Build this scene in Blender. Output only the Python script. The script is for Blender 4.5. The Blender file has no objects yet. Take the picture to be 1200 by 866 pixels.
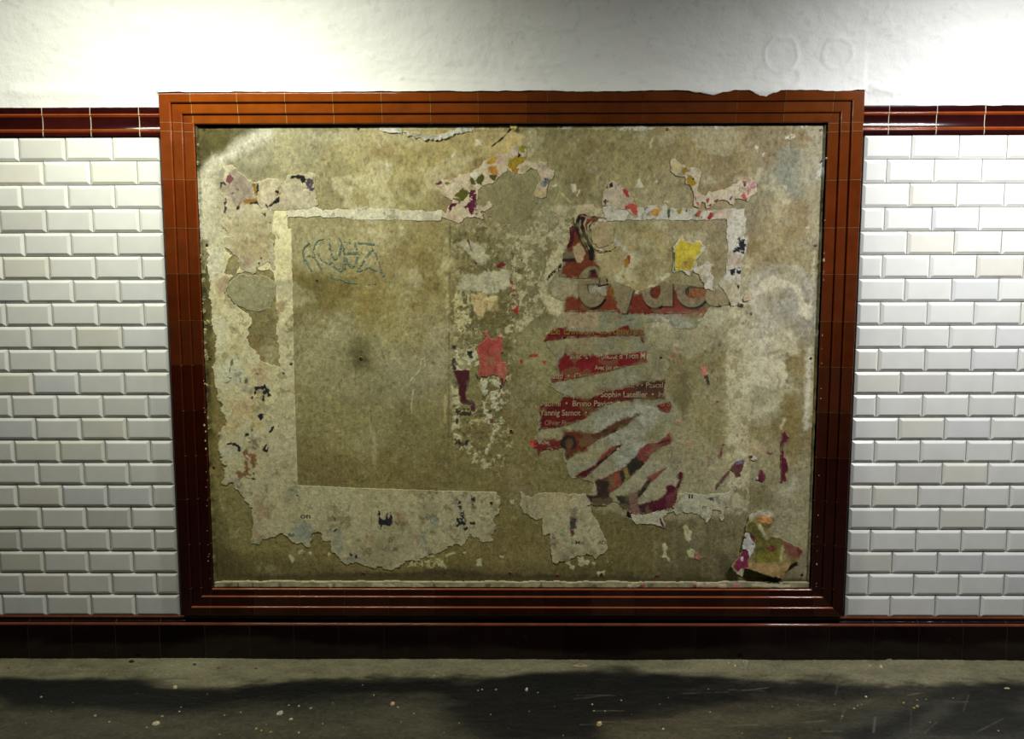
import bpy, math, random
import numpy as np
from mathutils import Matrix, Vector

# ------------------------------------------------------------------ camera
F_PX = 1000.0
PITCH, YAW, ROLL = 0.1072, -0.0082, 0.0015
CAM_Y = 2.7974
ZTOP = 1.7373              # height of the top edge of the white tile field
CAM = (0.0, -CAM_Y, ZTOP - 0.4508)
W_, H_ = 0.152, 0.076     # tile pitch
XL, XR = -1.155, 1.1021   # inner ends of the two white tile fields


def _axes():
    def f(d):
        c, s = math.cos(YAW), math.sin(YAW)
        d = (c*d[0]-s*d[1], s*d[0]+c*d[1], d[2])
        c, s = math.cos(PITCH), math.sin(PITCH)
        fw = c*d[1]-s*d[2]; up = s*d[1]+c*d[2]; x = d[0]
        c, s = math.cos(ROLL), math.sin(ROLL)
        return (c*x-s*up, s*x+c*up, fw)
    return np.array([f((1, 0, 0)), f((0, 1, 0)), f((0, 0, 1))]).T  # rows: right, up, forward


AX = _axes()


def at(px, py, Y=0.0):
    """point of the photograph -> (X, Z) on the wall plane y = Y"""
    d = AX.T @ np.array([(px-600)/F_PX, (433-py)/F_PX, 1.0])
    t = (Y-CAM[1])/d[1]
    return CAM[0]+t*d[0], CAM[2]+t*d[2]


def at_floor(px, py, Z=0.0):
    d = AX.T @ np.array([(px-600)/F_PX, (433-py)/F_PX, 1.0])
    t = (Z-CAM[2])/d[2]
    return CAM[0]+t*d[0], CAM[1]+t*d[1]


sc = bpy.context.scene
COL = sc.collection
cd = bpy.data.cameras.new('camera'); cam = bpy.data.objects.new('camera', cd); COL.objects.link(cam)
cd.sensor_width = 36; cd.lens = F_PX/1200*36; cd.clip_start = 0.05
R3 = Matrix([[AX[0][i], AX[1][i], -AX[2][i]] for i in range(3)])
cam.matrix_world = Matrix.Translation(CAM) @ R3.to_4x4()
sc.camera = cam

# ------------------------------------------------------------------ world, lamps, exposure
sc.view_settings.view_transform = 'Standard'; sc.view_settings.look = 'None'
sc.view_settings.gamma = 1; sc.view_settings.use_curve_mapping = False
EXPOSURE = 0.0
sc.view_settings.exposure = EXPOSURE
w = bpy.data.worlds.new('dark_world'); sc.world = w; w.use_nodes = True
w.node_tree.nodes['Background'].inputs[0].default_value = (0.8, 0.85, 0.8, 1)
w.node_tree.nodes['Background'].inputs[1].default_value = 0.003
# (x, y, z, power, colour, length): the two strip lamps of the corridor
LAMPS = [(-1.022, -0.648, 2.231, 21.0, (0.99, 1.0, 0.86), 1.09, 0.21),
         (1.595, -0.835, 2.184, 28.0, (0.985, 0.99, 1.0), 0.26, 0.19)]


# ------------------------------------------------------------------ helpers
def lin(c):
    c = np.asarray(c, float)/255.0
    c = np.clip(c, 0, 1)
    return np.where(c <= 0.04045, c/12.92, ((c+0.055)/1.055)**2.4)


RT = np.random.RandomState(11).rand(16, 256, 256)


def vnoise(x, y, seed):
    T = RT[seed % 16]; o = (seed*37) % 251
    xi = np.floor(x); yi = np.floor(y); fx = x-xi; fy = y-yi
    fx = fx*fx*(3-2*fx); fy = fy*fy*(3-2*fy)
    a = (xi.astype(int)+o) & 255; b = (yi.astype(int)+3*o) & 255
    a1 = (a+1) & 255; b1 = (b+1) & 255
    return (T[a, b]*(1-fx)+T[a1, b]*fx)*(1-fy)+(T[a, b1]*(1-fx)+T[a1, b1]*fx)*fy


def fbm(x, y, cell, octs=4, seed=0, gain=0.55):
    """fractal noise about 0, roughly -1..1; cell in the unit of x and y"""
    s = 0; a = 1; t = 0
    for k in range(octs):
        s = s+a*(vnoise(x/cell+17.3*k, y/cell-9.1*k, seed+k)-0.5)*2; t += a; a *= gain; cell /= 2.03
    return s/t*1.6


def smooth(t):
    t = np.clip(t, 0, 1); return t*t*(3-2*t)


def sdf(poly, x, y):
    """signed distance, positive inside"""
    d2 = np.full(x.shape, 1e9); ins = np.zeros(x.shape, bool)
    n = len(poly)
    for i in range(n):
        x1, y1 = poly[i]; x2, y2 = poly[(i+1) % n]
        dx, dy = x2-x1, y2-y1; L = dx*dx+dy*dy+1e-9
        t = np.clip(((x-x1)*dx+(y-y1)*dy)/L, 0, 1)
        d2 = np.minimum(d2, (x-x1-t*dx)**2+(y-y1-t*dy)**2)
        if y1 != y2:
            c = ((y1 > y) != (y2 > y)) & (x < (x2-x1)*(y-y1)/(y2-y1)+x1)
            ins ^= c
    d = np.sqrt(d2)
    return np.where(ins, d, -d)


def dline(pts, x, y):
    d2 = np.full(x.shape, 1e9)
    for (x1, y1), (x2, y2) in zip(pts[:-1], pts[1:]):
        dx, dy = x2-x1, y2-y1; L = dx*dx+dy*dy+1e-9
        t = np.clip(((x-x1)*dx+(y-y1)*dy)/L, 0, 1)
        d2 = np.minimum(d2, (x-x1-t*dx)**2+(y-y1-t*dy)**2)
    return np.sqrt(d2)


def tag(o, label=None, cat=None, group=None, kind=None):
    if label: o['label'] = label
    if cat: o['category'] = cat
    if group: o['group'] = group
    if kind: o['kind'] = kind
    return o


def empty(name, loc=(0, 0, 0)):
    o = bpy.data.objects.new(name, None); COL.objects.link(o); o.location = loc; o.empty_display_size = 0.05
    return o


def mesh_np(name, V, Fq, col=None, mat=None, parent=None, smoothf=False, origin=None):
    """V (n,3), Fq (m,4) or (m,3) faces, col (n,3) linear"""
    V = np.asarray(V, np.float32); Fq = np.asarray(Fq, np.int32)
    if origin is not None: V = V-np.asarray(origin, np.float32)
    me = bpy.data.meshes.new(name)
    me.vertices.add(len(V)); me.vertices.foreach_set('co', V.ravel())
    k = Fq.shape[1]
    me.loops.add(Fq.size); me.loops.foreach_set('vertex_index', Fq.ravel())
    me.polygons.add(len(Fq)); me.polygons.foreach_set('loop_start', np.arange(0, Fq.size, k, dtype=np.int32))
    if smoothf: me.polygons.foreach_set('use_smooth', np.ones(len(Fq), bool))
    if col is not None:
        at_ = me.attributes.new('Col', 'FLOAT_COLOR', 'POINT')
        c = np.ones((len(V), 4), np.float32); c[:, :3] = col; at_.data.foreach_set('color', c.ravel())
    me.update(calc_edges=True); me.validate()
    if mat: me.materials.append(mat)
    o = bpy.data.objects.new(name, me); COL.objects.link(o)
    if origin is not None: o.location = origin
    if parent: o.parent = parent
    return o


def auto_smooth(o, deg=38):
    """round edges shade smoothly, folds sharper than deg stay crisp"""
    import bmesh
    bm = bmesh.new(); bm.from_mesh(o.data)
    for f in bm.faces: f.smooth = True
    for e in bm.edges:
        e.smooth = not (len(e.link_faces) == 2 and e.calc_face_angle(0) > math.radians(deg))
    bm.to_mesh(o.data); bm.free()
    return o


class MB:
    """collects polygons of any size with a colour each; builds one mesh"""
    def __init__(s): s.v = []; s.f = []; s.c = []; s.m = []
    def add(s, vs, fs, col=(.5, .5, .5), mi=0):
        b = len(s.v); s.v += [tuple(p) for p in vs]; s.c += [tuple(col)]*len(vs)
        s.f += [tuple(b+i for i in f) for f in fs]; s.m += [mi]*len(fs)
    def box(s, x0, x1, y0, y1, z0, z1, col=(.5, .5, .5), mi=0):
        s.add([(x0, y0, z0), (x1, y0, z0), (x1, y1, z0), (x0, y1, z0), (x0, y0, z1), (x1, y0, z1), (x1, y1, z1), (x0, y1, z1)],
              [(0, 3, 2, 1), (4, 5, 6, 7), (0, 1, 5, 4), (1, 2, 6, 5), (2, 3, 7, 6), (3, 0, 4, 7)], col, mi)
    def build(s, name, mats, parent=None, smoothf=False, origin=None):
        me = bpy.data.meshes.new(name)
        vv = s.v if origin is None else [(a-origin[0], b-origin[1], c-origin[2]) for a, b, c in s.v]
        me.from_pydata(vv, [], s.f)
        at_ = me.attributes.new('Col', 'FLOAT_COLOR', 'POINT')
        c = np.ones((len(s.v), 4), np.float32); c[:, :3] = s.c; at_.data.foreach_set('color', c.ravel())
        for m in (mats if isinstance(mats, (list, tuple)) else [mats]): me.materials.append(m)
        me.polygons.foreach_set('material_index', s.m)
        if smoothf: me.polygons.foreach_set('use_smooth', [True]*len(s.f))
        me.update()
        o = bpy.data.objects.new(name, me); COL.objects.link(o)
        if origin is not None: o.location = origin
        if parent: o.parent = parent
        return o


def material(name, rough=0.8, spec=0.5, bump=0.0, bscale=200, coat=0.0, vary=0.0, vscale=30, color=None, bump2=0.0, b2scale=20, metal=0.0, stretch=(1, 1, 1), dist=0.001):
    """colour from the Col attribute (or one colour), broken up by noise, with fine noise relief"""
    m = bpy.data.materials.new(name); m.use_nodes = True; nt = m.node_tree; N = nt.nodes; L = nt.links
    b = N['Principled BSDF']; b.inputs['Roughness'].default_value = rough
    b.inputs['Specular IOR Level'].default_value = spec; b.inputs['Metallic'].default_value = metal
    b.inputs['Coat Weight'].default_value = coat; b.inputs['Coat Roughness'].default_value = 0.08
    tc = N.new('ShaderNodeTexCoord'); mp = N.new('ShaderNodeMapping'); L.new(tc.outputs['Object'], mp.inputs[0])
    mp.inputs['Scale'].default_value = stretch
    if color is None:
        a = N.new('ShaderNodeAttribute'); a.attribute_name = 'Col'; src = a.outputs['Color']
    else:
        a = N.new('ShaderNodeRGB'); a.outputs[0].default_value = (*lin(color), 1); src = a.outputs[0]
    n = N.new('ShaderNodeTexNoise'); n.inputs['Scale'].default_value = vscale; n.inputs['Detail'].default_value = 6
    L.new(mp.outputs[0], n.inputs['Vector'])
    r = N.new('ShaderNodeMapRange'); r.inputs['From Min'].default_value = 0.25; r.inputs['From Max'].default_value = 0.75
    r.inputs['To Min'].default_value = 1-vary; r.inputs['To Max'].default_value = 1+vary*0.8
    L.new(n.outputs[0], r.inputs[0])
    mx = N.new('ShaderNodeVectorMath'); mx.operation = 'SCALE'
    L.new(src, mx.inputs[0]); L.new(r.outputs[0], mx.inputs['Scale']); L.new(mx.outputs[0], b.inputs['Base Color'])
    prev = None
    for amt, scl in ((bump, bscale), (bump2, b2scale)):
        if amt:
            nn = N.new('ShaderNodeTexNoise'); nn.inputs['Scale'].default_value = scl; nn.inputs['Detail'].default_value = 5
            L.new(mp.outputs[0], nn.inputs['Vector'])
            bp = N.new('ShaderNodeBump'); bp.inputs['Strength'].default_value = amt; bp.inputs['Distance'].default_value = dist
            L.new(nn.outputs[0], bp.inputs['Height'])
            if prev: L.new(prev.outputs[0], bp.inputs['Normal'])
            prev = bp
    if prev: L.new(prev.outputs[0], b.inputs['Normal'])
    return m


M_TILE = material('white_glazed_tile', rough=0.22, spec=0.45, vary=0.05, vscale=14, bump=0.10, bscale=60, dist=0.002)
M_GROUT = material('grey_cement_grout', rough=0.9, vary=0.3, vscale=60, bump=0.3, bscale=300)
M_BROWN = material('brown_glazed_tile', rough=0.11, spec=0.5, vary=0.22, vscale=22, bump=0.12, bscale=90, dist=0.001)
M_SKIRT = material('dark_skirting_tile', rough=0.10, spec=0.4, vary=0.3, vscale=20, bump=0.15, bscale=60, dist=0.001)
M_PLASTER = material('white_painted_plaster', rough=0.62, spec=0.3, vary=0.02, vscale=6, bump=0.6, bscale=150, bump2=0.5, b2scale=30, dist=0.002)
M_BOARD = material('weathered_cement_render', rough=0.85, spec=0.25, vary=0.10, vscale=240, bump=0.8, bscale=420, bump2=0.35, b2scale=140, dist=0.0015)
M_PAPER = material('torn_paper', rough=0.8, spec=0.25, vary=0.06, vscale=160, bump=0.6, bscale=360, bump2=0.5, b2scale=110, dist=0.0012)
M_FLOOR = material('worn_asphalt', rough=0.55, spec=0.35, vary=0.28, vscale=120, bump=0.5, bscale=330, bump2=0.35, b2scale=45, dist=0.002)
M_CHIP = material('plaster_chip', rough=0.8, vary=0.1, vscale=300)
M_SCREW = material('rusty_screw', rough=0.5, vary=0.35, vscale=700, metal=0.3)

# ------------------------------------------------------------------ the white tile fields
rnd = random.Random(5)


def tile_field(name, xedge, sign, ncols):
    mb = MB()
    far = xedge+sign*ncols*W_
    xa, xb = min(xedge, far), max(xedge, far)
    z0 = ZTOP-21*H_
    mb.add([(xa, 0.004, z0), (xb, 0.004, z0), (xb, 0.004, ZTOP), (xa, 0.004, ZTOP)], [(0, 1, 2, 3)], lin((92, 84, 66)), 1)
    for r in range(21):
        zt = ZTOP-r*H_; zb = zt-H_
        e = [0.0]+[k*W_ for k in range(1, ncols+1)] if r % 2 == 0 else [0.0]+[(k-0.5)*W_ for k in range(1, ncols+1)]+[ncols*W_]
        for a, b in zip(e[:-1], e[1:]):
            x1, x2 = sorted((xedge+sign*a, xedge+sign*b))
            if x2-x1 < 0.03: continue
            g = 0.0008+rnd.random()*0.0004; j = rnd.uniform(-.0005, .0005)
            x1 += g; x2 -= g; za, zc = zb+g+j, zt-g+j
            t = rnd.gauss(0, 1)
            base = np.array((240, 240, 234))+t*np.array((2, 2, 2.0))
            u = rnd.random()
            if u < 0.03: base = base-np.array((20, 22, 24))*rnd.uniform(.5, 1)
            elif u < 0.16: base = base-np.array((3, 5, 11))
            elif u < 0.26: base = base-np.array((6, 5, 1))
            c = lin(np.clip(base, 0, 250))
            ty, tx = rnd.gauss(0, .0004), rnd.gauss(0, .0005)   # each tile is set a little askew
            def y_(x, z, d): return d+ty*((z-zb)/H_-.5)+tx*((x-x1)/W_-.5)
            bw = 0.0095; rings = []
            for (ins, d) in ((0, .003), (0, -.0010), (.0010, -.0022), (bw-.001, -.0072), (bw+.0012, -.0077)):
                rings.append([(x, y_(x, z, d), z) for x, z in ((x1+ins, za+ins), (x2-ins, za+ins), (x2-ins, zc-ins), (x1+ins, zc-ins))])
            vs = [p for rg in rings for p in rg]; fs = []
            for k in range(4):
                for q in range(4):
                    fs.append((k*4+q, k*4+(q+1) % 4, (k+1)*4+(q+1) % 4, (k+1)*4+q))
            fs.append((16, 17, 18, 19))
            mb.add(vs, fs, c, 0)
    # dust and grime sitting in the joints of single tiles
    o = mb.build(name, [M_TILE, M_GROUT]); tag(o, kind='structure')
    return o


tile_field('wall_left', XL, -1, 12)
tile_field('wall_right', XR, 1, 12)
m = MB(); m.box(-3.4, 3.4, 0.03, 0.12, -0.02, ZTOP+0.13, lin((120, 112, 95)))
tag(m.build('wall_back', M_GROUT), kind='structure')


# ------------------------------------------------------------------ swept mouldings of glazed tile
def sweep_h(mb, prof, x0, x1, joints, cols, gap=0.0008, grout=(165, 140, 95), edgecol=None, gmi=1, gback=0.0012):
    """prof: (z, y, edgeflag) from top to bottom; cut into tiles at the joints"""
    js = [x0]+sorted(j for j in joints if x0 < j < x1)+[x1]
    for i, (a, b) in enumerate(zip(js[:-1], js[1:])):
        c = np.array(cols(i, (a+b)/2))
        a2, b2 = a+gap*(i > 0), b-gap*(i < len(js)-2)
        n = len(prof); vs = []; 
        for x in (a2, b2):
            vs += [(x, p[1], p[0]) for p in prof]
        base = len(mb.v)
        mb.v += vs; mb.f += [(base+k+1, base+n+k+1, base+n+k, base+k) for k in range(n-1)]; mb.m += [0]*(n-1)
        for x in (0, 1):
            for p in prof: mb.c.append(tuple(lin(edgecol)) if (p[2] and edgecol) else tuple(c))
    n = len(prof)
    vs = [(x, p[1]+gback, p[0]) for x in (x0, x1) for p in prof]
    mb.add(vs, [(k+1, n+k+1, n+k, k) for k in range(n-1)], lin(grout), gmi)


def bead(z, y, r, n=8):
    """points of a half-round bead standing out from y at height z"""
    return [(z+r*math.cos(t), y-r*math.sin(t), 1) for t in [math.pi*k/n for k in range(n+1)]]


# dark border strip above the white tiles, left and right of the frame
def border(name, xa, xb, py_top, joints, seed, pxr):
    rr = random.Random(seed)
    zt = at(pxr, py_top, -0.012)[1]; zb = ZTOP+0.0005
    h = zt-zb
    p = [(zt, 0.004, 0), (zt, -0.008, 0), (zt-.002, -0.010, 0), (zt-h*.21, -0.011, 0)]
    p += bead(zt-h*.265, -0.0095, .0026)
    p += [(zt-h*.34, -0.0075, 0), (zt-h*.56, -0.0068, 0), (zt-h*.73, -0.0075, 0)]
    p += bead(zt-h*.79, -0.0090, .0022)
    p += [(zt-h*.86, -0.0095, 0), (zb+.002, -0.0095, 0), (zb, -0.008, 0), (zb, 0.004, 0)]
    mb = MB()
    cols = lambda i, x: lin(np.array((46, 13, 13))+rr.uniform(-7, 7)*np.array((1, .5, .3)))
    sweep_h(mb, p, xa, xb, joints, cols, gap=.0013, grout=(205, 195, 165), edgecol=(150, 70, 26), gback=.0008)
    tag(auto_smooth(mb.build(name, [M_BROWN, M_GROUT])), kind='structure')


FYO = -0.030   # front face of the frame
FL = at(193.0, 290, FYO)[0]; FR = at(1006.5, 290, FYO)[0]
FT = at(600, 107, FYO)[1]; FB = at(600, 722.5, FYO)[1]
jl = [at(x, 143, -.01)[0] for x in (49.6, 106, 163)]; jl = [jl[0]-W_*k for k in range(12, 0, -1)]+jl
jr = [at(x, 140, -.01)[0] for x in (1042, 1098, 1154.5)]; jr = jr+[jr[-1]+W_*k for k in range(1, 13)]
border('trim_1', XL-12*W_, FL+.004, 125.5, jl, 3, 90)
border('trim_2', FR-.004, XR+12*W_, 123.0, jr, 4, 1100)

# skirting
SY = -0.026
zS0 = ZTOP-21*H_
zt = zS0
zb1 = at(600, 731.5, SY)[1]
def arc(zc, yc, r, t0, t1, n=6):
    return [(zc+r*math.sin(t0+(t1-t0)*k/n), yc-r*math.cos(t0+(t1-t0)*k/n), 1) for k in range(n+1)]


H90 = math.pi/2
prof = [(zt+.003, .02, 0), (zt+.003, -.005, 0)]+arc(zt-.0008, -.0065, .004, H90, 0)+[(zt-.004, -.0105, 0), (zt-.010, -.0105, 0), (zb1+.006, -.0145, 0), (zb1+.0021, -.019, 0)]+arc(zb1-.0035, -.0220, .0056, H90, 0)+[(zb1-.006, -.0276, 0), (zb1-.05, -.0280, 0), (-0.005, -.0285, 0)]
js = [at(x, 750, SY)[0] for x in (33.5, 84.4, 135.7, 187.6, 240.5, 293, 344.4, 397, 450.3, 502.8, 555, 607.7, 659.6, 711.6, 763.5, 816, 868.3, 920.6, 971.9, 1023.8, 1076.4, 1128.3, 1179.6)]
js = [js[0]-W_*k for k in range(10, 0, -1)]+js+[js[-1]+W_*k for k in range(1, 10)]
mb = MB()
sweep_h(mb, prof, XL-12*W_, XR+12*W_, js, lambda i, x: lin(np.array((24, 9, 9))+rnd.uniform(-5, 5)), gap=.0009, grout=(80, 66, 50), edgecol=(120, 66, 46))
tag(auto_smooth(mb.build('baseboard_back', [M_SKIRT, M_GROUT])), kind='structure')

# ------------------------------------------------------------------ the poster frame of brown tiles
# profile steps: (share of band width, depth)
TW = [at(600, y, FYO+.006)[1] for y in (107, 119, 132, 143.5)]
dT = [TW[0]-v for v in TW]
xw = [at(x, 290, FYO+.006)[0] for x in (193, 206.7, 218.4, 230.8)]
dL = [v-xw[0] for v in xw]
xw = [at(x, 290, FYO+.006)[0] for x in (1006.5, 992.8, 981, 967.8)]
dR = [xw[0]-v for v in xw]
zz = [at(600, y, yy)[1] for y, yy in ((722.5, -.03), (711.5, -.03), (699, -.021), (690, -.012))]
dB = [v-zz[0] for v in zz]
Y1, Y2, Y3, YIN = -0.030, -0.0215, -0.0135, 0.014


def prof_pts(d):
    r = .0046
    def rnd_edge(dd, y, ylow):
        pts = [(dd-r-.0012, y, 0)]
        for k in range(6):
            t = math.pi/2*k/5
            pts.append((dd-r+r*math.sin(t), y+r-r*math.cos(t), 1 if k > 0 else 0))
        return pts+[(dd, y+r+.0008, 1), (dd, ylow, 0)]
    out = [(0, .01, 0), (0, Y1+r+.001, 0)]
    for k in range(6):
        t = math.pi/2*k/5
        out.append((r-r*math.cos(t), Y1+r-r*math.sin(t), 0))
    out += [(r+.0012, Y1, 0)]+rnd_edge(d[1], Y1, Y2)+[(d[1]+.001, Y2, 0)]+rnd_edge(d[2], Y2, Y3)+[(d[2]+.001, Y3, 0)]+rnd_edge(d[3], Y3, YIN)
    return out


PT, PB, PL_, PR_ = prof_pts(dT), prof_pts(dB), prof_pts(dL), prof_pts(dR)
NP = len(PT)
LOOPS = [(FL+PL_[k][0], FR-PR_[k][0], FB+PB[k][0], FT-PT[k][0], PT[k][1], PT[k][2]) for k in range(NP)]   # xl, xr, zb, zt, y, edge


def frame_side(side, joints, colf, name, parent, edgecol, grout):
    mb = MB()
    hor = side in 'TB'
    lo0, hi0 = (FL, FR) if hor else (FB, FT)
    js = [lo0]+sorted(joints)+[hi0]
    def pt(k, s):
        xl, xr, zb, zt, y, e = LOOPS[k]
        if hor: return (min(max(s, xl), xr), y, zt if side == 'T' else zb)
        return (xl if side == 'L' else xr, y, min(max(s, zb), zt))
    flip = side in 'TR'
    for g in (0, 1):
        rng = list(zip(js[:-1], js[1:])) if g == 0 else [(lo0, hi0)]
        for i, (a, b) in enumerate(rng):
            gp = .0008 if g == 0 else 0
            a2 = a+gp*(i > 0); b2 = b-gp*(i < len(rng)-1)
            nseg = 3; c = colf(i, (a+b)/2) if g == 0 else lin(grout)
            ss = [a2+(b2-a2)*q/nseg for q in range(nseg+1)]
            base = len(mb.v)
            for s in ss:
                for k in range(NP):
                    p = pt(k, s)
                    if g: p = (p[0], p[1]+.0009, p[2]) if k > 1 else p
                    mb.v.append(p); mb.c.append(tuple(lin(edgecol(i))) if (g == 0 and LOOPS[k][5]) else tuple(c))
            for q in range(nseg):
                for k in range(NP-1):
                    A, B, C, D = base+q*NP+k, base+(q+1)*NP+k, base+(q+1)*NP+k+1, base+q*NP+k+1
                    if len({mb.v[A], mb.v[B], mb.v[C], mb.v[D]}) < 3: continue
                    quad = (D, C, B, A) if side in 'TL' else (A, B, C, D)
                    if side == 'L': quad = quad[::-1]
                    if side == 'R': quad = quad[::-1]
                    mb.f.append(quad); mb.m.append(g)
    return auto_smooth(mb.build(name, [M_BROWN, M_GROUT], parent))


frame = empty('tile_surround', ((FL+FR)/2, 0, FB))
tag(frame, 'stepped rectangular frame of glazed orange and brown tiles around the bare poster board', 'frame')
rr = random.Random(21)
jx = [at(x, 125, FYO)[0] for x in (277.4, 333.7, 389.6, 446.6, 503.9, 559.8, 616, 641.2, 697.5, 753.4, 809, 865, 921)]
jT = [at(223, 125, FYO)[0]]+jx+[at(977.6, 125, FYO)[0]]
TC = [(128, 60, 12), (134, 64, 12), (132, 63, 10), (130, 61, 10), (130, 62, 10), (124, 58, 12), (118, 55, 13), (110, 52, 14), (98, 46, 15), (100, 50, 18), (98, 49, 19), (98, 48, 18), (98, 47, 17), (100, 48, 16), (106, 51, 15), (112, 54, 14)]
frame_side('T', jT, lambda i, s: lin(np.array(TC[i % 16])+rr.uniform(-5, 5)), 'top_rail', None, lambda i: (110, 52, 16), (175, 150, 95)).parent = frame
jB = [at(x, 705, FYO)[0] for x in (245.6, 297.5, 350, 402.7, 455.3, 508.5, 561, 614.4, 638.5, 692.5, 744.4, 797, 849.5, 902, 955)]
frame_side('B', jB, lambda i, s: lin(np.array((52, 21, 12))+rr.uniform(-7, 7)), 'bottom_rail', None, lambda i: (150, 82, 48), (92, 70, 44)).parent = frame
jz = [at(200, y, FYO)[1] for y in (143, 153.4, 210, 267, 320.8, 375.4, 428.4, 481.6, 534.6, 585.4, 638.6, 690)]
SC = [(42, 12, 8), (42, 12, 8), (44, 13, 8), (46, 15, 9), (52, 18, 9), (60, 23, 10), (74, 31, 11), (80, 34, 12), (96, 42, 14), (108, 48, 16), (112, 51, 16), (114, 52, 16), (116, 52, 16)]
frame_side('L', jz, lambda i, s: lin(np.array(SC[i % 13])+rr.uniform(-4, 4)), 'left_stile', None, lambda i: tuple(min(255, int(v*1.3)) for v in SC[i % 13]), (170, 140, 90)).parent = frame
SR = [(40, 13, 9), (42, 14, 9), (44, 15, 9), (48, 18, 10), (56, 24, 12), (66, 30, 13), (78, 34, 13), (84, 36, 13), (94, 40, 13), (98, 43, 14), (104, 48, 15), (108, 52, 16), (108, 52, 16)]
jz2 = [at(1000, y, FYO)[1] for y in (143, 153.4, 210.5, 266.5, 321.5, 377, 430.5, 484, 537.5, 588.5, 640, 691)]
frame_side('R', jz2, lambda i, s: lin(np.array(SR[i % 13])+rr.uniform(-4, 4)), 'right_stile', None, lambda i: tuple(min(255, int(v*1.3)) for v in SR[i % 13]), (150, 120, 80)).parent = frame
for ch in frame.children:
    ch.data.transform(Matrix.Translation(-Vector(frame.location)))

# ------------------------------------------------------------------ painted plaster vault over the tiles
A_V, B_V = 3.0, 1.7
XA, XB = -3.1, 3.05
nx, nz = 1240, 0
Z0 = FT   # springing, level with the frame top
zb_l = at(90, 126, -.012)[1]-.001


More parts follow.
